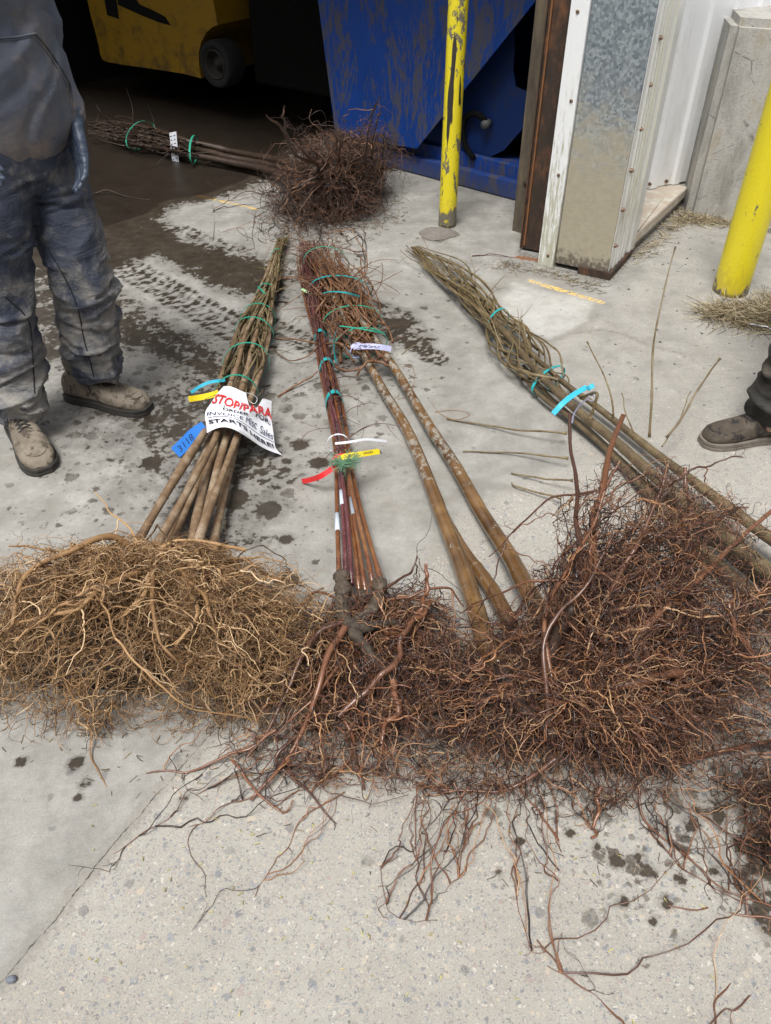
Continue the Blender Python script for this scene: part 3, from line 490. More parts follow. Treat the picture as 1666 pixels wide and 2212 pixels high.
barkCt = bark('orange_brown_twig', (.055, .028, .02), (.15, .07, .03), (.27, .16, .10), .5)
barkD = bark('speckled_olive_bark', (.05, .035, .018), (.105, .074, .037), (.18, .135, .07), .5, .2, lent=(170, (.30, .27, .19)))
barkDt = bark('yellow_olive_twig', (.065, .045, .022), (.145, .105, .048), (.25, .20, .105), .5)
barkE = bark('dark_wet_bark', (.014, .008, .005), (.034, .02, .012), (.06, .038, .024), .5)
budm = plain('red_bud', (.16, .035, .03), .5); teal = plain('turquoise_tie_tape', (.02, .33, .34), .35, var=.08); green = plain('green_tie_tape', (.03, .30, .20), .38, var=.1)
def remesh(me, vox, sm=3, fac=.5):
    o = bpy.data.objects.new('t', me); sc.collection.objects.link(o); md = o.modifiers.new('r', 'REMESH'); md.mode = 'VOXEL'; md.voxel_size = vox
    if sm: s = o.modifiers.new('s', 'SMOOTH'); s.factor = fac; s.iterations = sm
    dg = bpy.context.evaluated_depsgraph_get(); r = bpy.data.meshes.new_from_object(o.evaluated_get(dg)); bpy.data.objects.remove(o); return r
def displace(me, fn):
    n = len(me.vertices); co = np.empty(n * 3, np.float32); me.vertices.foreach_get('co', co); co = co.reshape(-1, 3); no = np.empty(n * 3, np.float32); me.vertices.foreach_get('normal', no); no = no.reshape(-1, 3)
    k = np.array([fn(c, m_) for c, m_ in zip(co, no)]); me.vertices.foreach_set('co', (co + no * k[:, None]).astype(np.float32).ravel()); me.update(); return me
def stat(st, s):
    st = np.asarray(st, float); k = len(st) - 1; t = np.clip(np.atleast_1d(s), 0, 1) * k
    return np.stack([np.interp(t, np.arange(k + 1), st[:, j]) for j in range(5)], 1)
def inb(st, s, a, h, pad=.0):          # station s, across a, height h -> world
    q = stat(st, s); a = np.broadcast_to(a, len(q)); h = np.broadcast_to(h, len(q)); out = []
    for (uL, vL, uR, vR, zt), aa, hh in zip(q, a, h):
        c = math.sqrt(max(0.04, 1 - (2 * min(1, max(0, aa)) - 1) ** 2)); z = pad + max(0, zt * (.5 + (hh - .5) * c)); out.append(P(uL + aa * (uR - uL), vL + aa * (vR - vL), z))
    return np.array(out)
def wander(n, amp, k=4):
    c = np.random.default_rng(rnd.randrange(1 << 30)).normal(0, amp, k); return np.interp(np.linspace(0, 1, n), np.linspace(0, 1, k), c)
def smooth(p, it=2):
    p = p.copy()
    for _ in range(it): p[1:-1] = (p[:-2] + 2 * p[1:-1] + p[2:]) / 4
    return p
def nodes_r(n, r0, r1, amp=.06, every=6):
    r = np.linspace(r0, r1, n); g = np.random.default_rng(rnd.randrange(1 << 30)); r = r * (1 + g.normal(0, amp * .35, n)); r[rnd.randrange(every)::every] *= 1 + amp * 1.6; return r
class TwigBag:                          # twigs of one stem, one mesh
    def __init__(s): s.lst = {}
    def add(s, pts, r, tint, sides=5):
        s.lst.setdefault((len(pts), sides), []).append((pts, np.broadcast_to(r, len(pts)), tint))
    def arrays(s):
        out = []
        for (n, sd_), L in s.lst.items(): out.append(strands(np.array([l[0] for l in L]), np.array([l[1] for l in L]), sd_, np.array([l[2] for l in L])))
        return out
def twig_free(bag, p0, d, L, r, curl=.25, n=14, lift=0.0, tint=None, sub=.5, sides=4, zmin=.004):
    d = nrm(np.asarray(d, float)); pts = [np.asarray(p0, float)]; c = nrm(rng.normal(0, 1, 3)) * curl
    for i in range(n - 1):
        d = nrm(d + c / n * 2 + rng.normal(0, .07, 3) + np.array((0, 0, lift / n))); q = pts[-1] + d * L / (n - 1); q[2] = max(q[2], zmin); pts.append(q)
    pts = np.array(pts); t = rng.random() if tint is None else tint; rr = np.linspace(r, r * .45, n); rr[::3] *= 1.22; bag.add(pts, rr, t, sides)
    if rng.random() < sub:
        for _ in range(rng.integers(1, 3)):
            i = rng.integers(3, n - 3); dd = nrm(pts[i + 1] - pts[i]); s_ = nrm(dd + rng.normal(0, .6, 3)); twig_free(bag, pts[i], s_, L * .35, r * .55, curl, 8, lift, t, 0, sides, zmin)
def tie(parent, st, s, mat, wd=.008, tilt=0.0, turns=1, sag=1.04, name='tie'):
    ds = .02; q0 = inb(st, [s], .5, .5)[0]; q1 = inb(st, [min(1, s + ds)], .5, .5)[0]; ax = nrm(q1 - q0); mb = MB()
    for k in range(turns):
        pts = []
        for i in range(41):
            th = i / 40 * 2 * math.pi; a = .5 + .5 * sag * math.cos(th + .3); hgt = math.sin(th + .3) ; q = stat(st, [s + tilt * math.cos(th) + k * .006])[0]
            sk = s + tilt * math.cos(th) + k * .006; L_, R_ = inb(st, [sk], 0, .5)[0], inb(st, [sk], 1, .5)[0]; pt = (L_ + R_) / 2 + (R_ - L_) / 2 * sag * math.cos(th + .3) + UP * q[4] / 2 * sag * hgt; pt[2] = max(.002, pt[2]); pts.append(pt)
        ribbon(mb, np.array(pts), ax, wd)
    return mb.build(name, mat, parent, smooth=False)
def ribbon(mb, pts, wdir, wd, th=.0008, mi=0):
    pts = np.asarray(pts); T = nrm(np.gradient(pts, axis=0)); wdir = np.broadcast_to(np.asarray(wdir, float), pts.shape); Wd = nrm(wdir - T * np.sum(wdir * T, 1, keepdims=True)); N = np.cross(T, Wd); h = wd / 2
    V = []; F = []
    for p, w_, n_ in zip(pts, Wd, N): V += [p + w_ * h + n_ * th, p - w_ * h + n_ * th, p - w_ * h - n_ * th, p + w_ * h - n_ * th]
    for i in range(len(pts) - 1):
        for j in range(4): k = (j + 1) % 4; F.append((i * 4 + j, i * 4 + k, i * 4 + 4 + k, i * 4 + 4 + j))
    F += [(0, 3, 2, 1), tuple(4 * (len(pts) - 1) + j for j in range(4))]; mb.add(V, F, mi=mi)
# ---- roots
def grow(p, d, L, S, sig, blobs, grav=0.0, pull=.9, zmin=.0015, smoothd=.35):
    N_ = len(p); out = np.empty((N_, S, 3)); out[:, 0] = p; st = (np.asarray(L) / (S - 1))[:, None]; B = [(np.array(c), np.array(r)) for c, r in blobs]; e = rng.normal(0, sig, (N_, 3))
    q0 = None
    for s in range(1, S):
        e = e * smoothd + rng.normal(0, sig, (N_, 3)) * (1 - smoothd) * 1.5; q = np.full(N_, 1e9); tow = np.zeros((N_, 3))
        for c, r in B:
            qq = np.linalg.norm((p - c) / r, axis=1); mk = qq < q; tow[mk] = nrm((c - p) / (r / r.max()) ** 1)[mk]; q = np.minimum(q, qq)
        if q0 is None: q0 = np.where(q > 1.12, 0.0, 1.0)
        d = nrm(d + e + tow * (np.clip(q - .85, 0, .8) * pull * q0)[:, None] + np.array((0, 0, -grav))); p = p + d * st; lo = p[:, 2] < zmin; p[lo, 2] = zmin + rng.random(lo.sum()) * .004; d[lo, 2] = np.abs(d[lo, 2]) * .2; out[:, s] = p
    return out
def rdir(n): return nrm(rng.normal(0, 1, (n, 3)))
def taper(n, S, r0, r1, jit=.25): return (r0 * (1 - np.linspace(0, 1, S)) + r1 * np.linspace(0, 1, S))[None, :] * (1 + rng.normal(0, jit, (n, 1))).clip(.5, 1.8) * (1 + rng.normal(0, .06, (n, S)))
def branch_from(par, n, lo=.1, hi=.95, spread=.8):
    i = rng.integers(0, len(par), n); s = rng.uniform(lo, hi, n) * (par.shape[1] - 2); si = s.astype(int); p = par[i, si] + (par[i, si + 1] - par[i, si]) * (s - si)[:, None]; t = nrm(par[i, si + 1] - par[i, si]); return p, nrm(t + rng.normal(0, spread, (n, 3))), i
def in_blobs(n, blobs, edge=0.0):
    wts = np.array([b[1][0] * b[1][1] * b[1][2] for b in blobs]) ** .8; k = rng.choice(len(blobs), n, p=wts / wts.sum()); u = rdir(n) * (rng.uniform(edge, 1, n) ** (1 / 3))[:, None]
    c = np.array([b[0] for b in blobs])[k]; r = np.array([b[1] for b in blobs])[k]; p = c + u * r; p[:, 2] = np.abs(p[:, 2]) + .002; return p
def arcs(p0, p1, S, kink=.045, arch=.12, zmin=.0018):   # roots that run from p0 to p1 in a bowed, kinked line
    n = len(p0); t = np.linspace(0, 1, S)[None, :, None]; L = np.linalg.norm(p1 - p0, axis=1)[:, None, None]; pm = (p0 + p1) / 2 + rdir(n) * L[:, 0] * arch + UP * L[:, 0] * arch * .6
    P_ = (1 - t) ** 2 * p0[:, None] + 2 * t * (1 - t) * pm[:, None] + t ** 2 * p1[:, None]
    st = rng.normal(0, 1, (n, S, 3)); st[:, 0] = 0; st = (st[:, :] + np.concatenate((st[:, :1] * 0, st[:, :-1]), 1)) * .7; w_ = np.cumsum(st, 1); w_ = w_ - t * w_[:, -1:] * .8; P_ = P_ + w_ * L * kink / math.sqrt(S) * 1.3; P_[:, :, 2] = np.maximum(P_[:, :, 2], zmin + rng.random((n, 1)) * .003); return P_
def edge_pts(n, blobs, lo=.7, hi=1.08):
    p = in_blobs(n, blobs); out = np.empty((n, 3)); wts = np.array([b[1][0] * b[1][1] * b[1][2] for b in blobs]) ** .6; k = rng.choice(len(blobs), n, p=wts / wts.sum()); u = rdir(n); c = np.array([b[0] for b in blobs])[k]; r = np.array([b[1] for b in blobs])[k]; out = c + u * r * rng.uniform(lo, hi, (n, 1)); out[:, 2] = np.abs(out[:, 2]) + .002; return out
def clamp_in(p, blobs, mx=1.12):
    q = np.array([np.linalg.norm((p - np.array(c)) / np.array(r), axis=1) for c, r in blobs]); k = q.argmin(0); qm = q.min(0); c = np.array([b[0] for b in blobs])[k]; f = np.where(qm > mx, mx / qm, 1.0)[:, None]; o = c + (p - c) * f; o[:, 2] = np.maximum(o[:, 2], .002); return o
def keep(p, blobs, pr):                # few side roots where a root runs out beyond the mass
    q = np.min([np.linalg.norm((p - np.array(c)) / np.array(r), axis=1) for c, r in blobs], axis=0); return (q < 1.1) | (rng.random(len(p)) < pr)
def root_mass(par, blobs, crowns, traced, n1, n2, n3, nf, mthick, mfine, r1=.005, r2=.0019, r3=.00095, l1=.38, sig=.30, bias=None, name='root_mass', soilb=None, grav=.05, flen=(.05, .17), edge=.35):
    crowns = np.asarray(crowns, float); lst = []
    k = rng.integers(0, len(crowns), n1); d = rdir(n1); 
    if bias is not None: d = nrm(d + np.asarray(bias))
    e_ = edge_pts(n1 * 3, blobs, .6, 1.15); cc_ = crowns[np.repeat(k, 3)]; sc_ = np.linalg.norm(e_ - cc_, axis=1); ok_ = (sc_ < l1 * 1.9) & (sc_ > l1 * .3); e_, cc_ = e_[ok_][:n1], cc_[ok_][:n1]; n1 = len(e_); g1 = arcs(cc_ + rng.normal(0, .010, (n1, 3)), e_, 26, .05, .16); lst.append(strands(g1, taper(n1, 26, r1, r1 * .28), 6))
    tr = []
    for pts, ra, rb in traced:
        c = crom(PL(pts) if len(pts[0]) == 3 and pts[0][0] > 5 else np.array(pts), 26); c = wig(c, .007, freq=12); ra, rb = (ra * .75, rb * .75) if c[:, 2].max() < .035 else (ra, rb); tr.append(c); lst.append(strands(c[None], np.linspace(ra, rb, 26)[None] * (1 + rng.normal(0, .05, (1, 26))), 8, np.array([rng.uniform(.26, .60)])))
    par1 = np.vstack((g1, np.array(tr))) if tr else g1
    p, d, _ = branch_from(par1, n2, .08, .95, .75); kq = keep(p, blobs, .30); p, d = p[kq], d[kq]; n2 = len(p); g2 = arcs(p, clamp_in(p + d * (rng.uniform(.25, 1.0, n2) * l1 * .55)[:, None] - UP * .02, blobs), 20, .07, .2); lst.append(strands(g2, taper(n2, 20, r2, r2 * .4), 4, rng.beta(.8, 1.1, n2)))
    o = strand_obj(name, lst, mthick, par); lst = []
    p, d, _ = branch_from(g2, n3 * 2 // 3, .05, 1, .9); p2, d2, _ = branch_from(par1, n3 - n3 * 2 // 3, .05, 1, .9); p = np.vstack((p, p2)); d = np.vstack((d, d2)); kq = keep(p, blobs, .22); p, d = p[kq], d[kq]; n = len(p)
    g3 = grow(p, d, rng.uniform(flen[0], flen[1], n), 13, sig * 1.25, blobs, grav); tb = rng.beta(1.6, 1.8, n); lst.append(strands(g3, taper(n, 13, r3, r3 * .5), 3, tb))
    if nf: p = in_blobs(nf, blobs, edge); g4 = grow(p, rdir(nf) * (1, 1, .5), rng.uniform(flen[0] * .8, flen[1] * .9, nf), 12, sig * 1.4, blobs, grav * .5); lst.append(strands(g4, taper(nf, 12, r3 * .9, r3 * .5), 3, rng.beta(1.5, 2.2, nf)))
    # hairs
    nh = (n3 + nf); p, d, i = branch_from(g3, nh, 0, 1, 1.1); g5 = grow(p, d, rng.uniform(.012, .05, nh), 6, sig * 1.6, blobs, 0); lst.append(strands(g5, taper(nh, 6, r3 * .6, r3 * .4), 3, tb[i] * .9))
    strand_obj('fine_roots', lst, mfine, o)
    if soilb:  # soil clumps, added also as dark cores for the shade between roots
        mb = MB()
        for c, r in soilb:
            V = []; F = []; nu, nv_ = 30, 16
            for a in range(nv_ + 1):
                for b in range(nu):
                    th = a / nv_ * math.pi; ph = b / nu * 2 * math.pi; q = np.array((math.sin(th) * math.cos(ph), math.sin(th) * math.sin(ph), math.cos(th))); k_ = .8 + .5 * mnoise.noise(Vector(q * 2.2 + np.array(c) * 9)) + .25 * mnoise.noise(Vector(q * 7)); p_ = np.array(c) + q * np.array(r) * k_; p_[2] = max(.001, p_[2]); V.append(p_)
            for a in range(nv_):
                for b in range(nu): F.append((a * nu + b, a * nu + (b + 1) % nu, (a + 1) * nu + (b + 1) % nu, (a + 1) * nu + b))
            mb.add(V, F)
        mb.build('soil_dark_core', soil_dark_core, o)
    return o
def make_stems(par, st, bases, joins, r0, r1, mat, tmat, ntw, twr, s_end=.97, n=46, bumps=.05, loose=.1, tints=None, twl=(.25, .6), strays=10, stray_len=(.06, .2), stray_dir=None, stray_up=.3, tw0=(.0, .75), straw=.0016, tamp=.13):
    K = len(bases)
    for i, bs in enumerate(bases):
        a0, h0 = joins[i]; m_ = 26; s = np.linspace(0, s_end - .12 * rng.random(), m_); a = np.clip(a0 + wander(m_, .10) * np.linspace(.2, 1, m_), .04, .96); h = np.clip(h0 + wander(m_, .12), .1, .95)
        up = inb(st, s, a, h); base = PL(bs); pts = smooth(crom(np.vstack((base, up[1:])), n), 2); r = nodes_r(n, r0 * (.9 + .2 * rng.random()), r1, bumps); r[0] *= 1.15
        mb = MB(); pts = wig(pts, .003 + r1 * .3, freq=8); mb.tube(pts, r, 12, tint=(tints[i] if tints else rng.random())); stem = mb.build('stem', mat, par); bag = TwigBag()
        for k in range(ntw // K):
            s0 = rng.uniform(*tw0); s1 = min(1, s0 + rng.uniform(*twl)); m_ = 22; a1 = rng.uniform(.02, .98); ss = np.linspace(s0, s1, m_); aa = np.linspace(np.interp(s0, s, a), a1, m_) ** 1.0 + wander(m_, tamp, 5) * np.sin(np.linspace(0, 3.14, m_)) ; hh = np.clip(np.linspace(np.interp(s0, s, h), rng.random(), m_) + wander(m_, .25, 5), 0, 1.15)
            q = smooth(inb(st, ss, np.clip(aa, -.06, 1.06), hh, .002), 2); rr = np.linspace(twr * rng.uniform(.7, 1.3), twr * .4, m_); rr[::4] *= 1.2; bag.add(q, rr, rng.random(), 5)
        for k in range(strays // K + 1):
            s0 = rng.uniform(.03, .95); q = inb(st, [s0, min(1, s0 + .02)], rng.uniform(.1, .9), rng.uniform(.4, 1)); ax = nrm(q[1] - q[0]); side = nrm(np.cross(ax, (0, 0, 1))) * rng.choice((-1, 1)); d = ax * rng.uniform(.1, 1) + side * rng.uniform(.3, 1) + UP * rng.uniform(-.1, stray_up)
            twig_free(bag, q[0], d, rng.uniform(*stray_len), straw, .8, 14, -.4)
        strand_obj('twigs', bag.arrays(), tmat, stem)
# ------------------------------------------------ A: left bundle
cA = P(400, 1190, .06)
A = thing('sapling_bundle', 'bundle of tan stems under the white paper sign, with golden brown roots', 'tree bundle', cA * (1, 1, 0), 'bare root tree bundles on the concrete')
stA = [(452, 935, 522, 935, .16), (466, 850, 556, 850, .16), (487, 780, 580, 780, .15), (508, 720, 590, 720, .14), (524, 685, 593, 685, .125), (556, 640, 594, 640, .11), (572, 600, 604, 600, .09), (586, 560, 608, 560, .08), (598, 515, 628, 510, .05)]
bA = [[(292, 1180, .10), (350, 1080, .07), (415, 970, .08)], [(335, 1185, .13), (385, 1095, .12), (450, 980, .12)], [(352, 1190, .06), (392, 1085, .04), (440, 990, .05)], [(412, 1190, .07), (430, 1080, .05), (458, 980, .07)], [(428, 1195, .06), (452, 1080, .06), (478, 975, .09)], [(412, 1215, .13), (455, 1090, .11), (505, 965, .10)], [(452, 1225, .08), (470, 1120, .05), (500, 1000, .06)], [(372, 1180, .07), (395, 1120, .03), (425, 1040, .04)]]
jA = [(.06, .5), (.3, .85), (.2, .2), (.35, .3), (.55, .7), (.9, .7), (.8, .3), (.5, .3)]
make_stems(A, stA, bA, jA, .0118, .0035, barkA, barkAt, 150, .0038, strays=42, stray_len=(.05, .22), tw0=(.05, .8), bumps=.15)
for s, tl in ((.115, .01), (.245, .012), (.375, -.005), (.49, .01), (.625, .012), (.885, .01)): tie(A, stA, s, green, .007, tl)
crA = [P(300, 1180, .11), P(340, 1185, .13), P(355, 1195, .07), P(420, 1205, .12), P(455, 1230, .08), P(150, 1260, .15), P(400, 1260, .15)]
blA = [((-.66, 1.30, .10), (.44, .21, .19)), ((-.90, 1.28, .10), (.30, .20, .16)), ((-.38, 1.27, .09), (.28, .20, .17)), ((-.22, 1.22, .06), (.14, .17, .13)), ((-.64, 1.17, .05), (.44, .12, .09)), ((-.30, 1.14, .04), (.22, .10, .08))]
trA = [([(-60, 1075, .25), (60, 1105, .25), (170, 1130, .22), (250, 1160, .2), (310, 1195, .14)], .004, .009), ([(25, 1355, .22), (38, 1290, .25), (75, 1225, .27), (150, 1190, .27), (245, 1155, .25), (300, 1205, .16)], .0045, .010),
       ([(420, 1205, .16), (350, 1195, .20), (390, 1165, .22), (470, 1175, .2), (530, 1190, .17)], .0035, .005), ([(455, 1230, .13), (510, 1212, .16), (560, 1225, .15), (610, 1262, .10), (650, 1255, .06)], .005, .0025), ([(300, 1195, .14), (285, 1150, .17), (240, 1105, .16), (205, 1070, .15)], .004, .0015),
       ([(300, 1178, .12), (270, 1215, .17), (200, 1235, .2), (110, 1290, .22)], .010, .0035), ([(345, 1185, .15), (330, 1225, .19), (300, 1290, .24), (250, 1350, .24)], .011, .003), ([(415, 1212, .15), (400, 1250, .2), (420, 1320, .22), (380, 1400, .21)], .011, .003), ([(455, 1222, .10), (480, 1260, .15), (540, 1300, .15), (600, 1330, .10)], .009, .003), ([(430, 1205, .1), (470, 1235, .15), (500, 1290, .18), (490, 1380, .17)], .007, .002),
       ([(-80, 1150, .15), (60, 1160, .18), (200, 1165, .18), (260, 1190, .15)], .003, .006), ([(35, 1385, .25), (110, 1320, .27), (200, 1270, .28), (280, 1250, .25)], .0025, .006), ([(250, 1380, .27), (220, 1300, .29), (240, 1260, .28), (290, 1225, .24)], .0018, .004),
       ([(250, 1380, .27), (290, 1420, .25), (350, 1480, .22), (420, 1530, .16), (560, 1560, .05)], .0028, .0015), ([(20, 1180, .2), (110, 1190, .22), (210, 1200, .2), (300, 1225, .16)], .002, .0055), ([(480, 1560, .03), (520, 1500, .1), (580, 1380, .14), (620, 1290, .12)], .0014, .003),
       ([(-40, 1570, .01), (60, 1575, .01), (160, 1625, .004), (40, 1660, .004)], .0022, .001), ([(140, 1470, .15), (190, 1560, .05), (200, 1640, .005), (235, 1700, .004)], .003, .0014), ([(330, 1240, .25), (330, 1330, .26), (370, 1420, .22), (430, 1450, .16)], .006, .002), ([(300, 1235, .24), (210, 1280, .27), (120, 1330, .26), (40, 1350, .22)], .008, .003),
       ([(390, 1230, .22), (440, 1290, .24), (470, 1360, .22), (460, 1450, .17)], .006, .002), ([(440, 1250, .18), (520, 1300, .17), (570, 1370, .13), (585, 1480, .06)], .005, .0018)]
root_mass(A, blA, crA, trA, 150, 2400, 3800, 2600, rootA, rootAf, r1=.0032, r2=.0019, r3=.00095, l1=.42, bias=(-.1, -.7, 0), soilb=[((-.68, 1.31, .03), (.32, .13, .10)), ((-.38, 1.29, .03), (.18, .10, .07))])
# ------------------------------------------------ B: middle bundle
cB = P(780, 1290, .04)
B = thing('sapling_bundle', 'slim bundle of dark red speckled stems with blue ties, right of the white sign', 'tree bundle', cB * (1, 1, 0), 'bare root tree bundles on the concrete')
stB = [(722, 1010, 762, 1010, .10), (718, 950, 756, 950, .10), (703, 870, 740, 870, .09), (691, 800, 722, 800, .085), (681, 740, 706, 740, .08), (668, 690, 700, 690, .085), (652, 620, 700, 620, .09), (646, 570, 694, 570, .09), (646, 520, 690, 520, .10)]
bB = [[(734, 1262, .10), (728, 1150, .06), (727, 1060, .05)], [(748, 1262, .10), (744, 1150, .05), (738, 1060, .06)], [(760, 1262, .09), (756, 1150, .06), (742, 1050, .08)], [(776, 1275, .08), (766, 1170, .04), (750, 1070, .05)], [(790, 1280, .07), (776, 1180, .05), (756, 1080, .07)], [(808, 1272, .09), (788, 1170, .08), (757, 1060, .10)], [(826, 1265, .09), (802, 1180, .07), (772, 1080, .06)]]
jB = [(.08, .5), (.25, .6), (.4, .8), (.5, .3), (.65, .4), (.7, .9), (.92, .5)]
make_stems(B, stB, bB, jB, .0066, .0030, barkB, barkBt, 100, .0028, strays=26, stray_len=(.10, .26), tints=[.2, .9, .8, .3, .25, .1, .2], stray_up=.5, tw0=(.15, .8), tamp=.16)
for s, mt in ((.375, teal), (.245, teal), (.51, teal)):
    tie(B, stB, s, mt, .011, .008, 2)
crB = [P(740, 1290, .09), P(755, 1320, .08), P(820, 1290, .08), P(790, 1340, .08), P(850, 1420, .06)]
um = bark('knobbly_graft_bark', (.022, .016, .012), (.062, .045, .031), (.14, .112, .082), .8, scale=70)
for pts, ra, rb in (([(738, 1240, .12), (738, 1290, .13), (748, 1345, .14), (790, 1400, .13), (850, 1470, .10)], .018, .010), ([(822, 1255, .13), (815, 1290, .13), (795, 1330, .14), (760, 1345, .13)], .017, .010), ([(785, 1275, .08), (780, 1320, .07), (770, 1360, .06)], .012, .010), ([(745, 1345, .15), (800, 1352, .15), (860, 1345, .12)], .014, .009)):
    n = 26; c = wig(crom(PL(pts), n), .004, freq=8); mb = MB(); mb.tube(c, nodes_r(n, ra, rb, .22, 3), 18); me = remesh(mb.mesh(), .004, 1); displace(me, lambda p, n_: .004 * mnoise.noise(Vector(p * 55)) + .002 * mnoise.noise(Vector(p * 140))); link(me, 'root_crown', um, B)
blB = [((-.02, 1.26, .06), (.24, .17, .10)), ((.05, 1.12, .05), (.26, .20, .10)), ((-.16, 1.10, .03), (.22, .16, .06)), ((.07, 1.40, .07), (.11, .08, .07)), ((-.12, 1.42, .03), (.13, .06, .03))]
trB = [([(745, 1340, .15), (690, 1370, .14), (640, 1440, .12), (590, 1560, .06), (530, 1640, .03)], .009, .003), ([(750, 1345, .15), (715, 1420, .14), (690, 1500, .12), (640, 1600, .05), (575, 1690, .02), (540, 1730, .01)], .009, .0025), ([(760, 1345, .1), (725, 1400, .1), (700, 1470, .08), (695, 1560, .05), (700, 1640, .03)], .007, .0025),
       ([(905, 1320, .14), (870, 1375, .16), (860, 1410, .16), (825, 1450, .15), (790, 1490, .12), (745, 1550, .08)], .006, .0085), ([(905, 1325, .14), (920, 1260, .2), (925, 1215, .24)], .006, .004), ([(930, 1300, .14), (880, 1360, .15), (800, 1355, .1)], .0055, .007), ([(850, 1470, .12), (860, 1540, .11), (830, 1580, .09), (820, 1680, .02)], .009, .003),
       ([(600, 1575, .06), (520, 1620, .03), (420, 1660, .015), (330, 1668, .006)], .005, .0015), ([(560, 1640, .03), (500, 1680, .01), (400, 1740, .004), (330, 1790, .003), (252, 1838, .003)], .0025, .001), ([(640, 1590, .05), (600, 1640, .03), (660, 1700, .01), (720, 1770, .005)], .005, .002), ([(720, 1560, .04), (760, 1620, .02), (705, 1680, .01), (680, 1720, .004)], .004, .002),
       ([(745, 1710, .006), (640, 1790, .003), (600, 1860, .003), (545, 1950, .003)], .0018, .0008), ([(560, 1720, .01), (480, 1750, .004), (415, 1790, .003)], .0022, .0009), ([(740, 1300, .1), (680, 1280, .08), (640, 1330, .06), (560, 1380, .06)], .004, .0018), ([(810, 1290, .12), (860, 1250, .17), (890, 1235, .2), (905, 1205, .22)], .0045, .002), ([(820, 1300, .12), (880, 1290, .16), (960, 1270, .17), (1010, 1310, .12)], .005, .002),
       ([(700, 1270, .03), (640, 1310, .01), (560, 1340, .03)], .0035, .002), ([(790, 1400, .08), (720, 1450, .12), (660, 1520, .1), (600, 1580, .05)], .005, .002), ([(500, 1640, .02), (540, 1690, .02), (600, 1750, .01), (640, 1740, .01)], .005, .002), ([(690, 1500, .08), (745, 1560, .06), (770, 1640, .02), (790, 1700, .01)], .005, .002)]
root_mass(B, blB, crB, trB, 60, 700, 1300, 300, rootB, rootBf, r1=.0034, r2=.0019, r3=.0010, l1=.46, bias=(0, -.9, -.05), flen=(.06, .2), sig=.24)
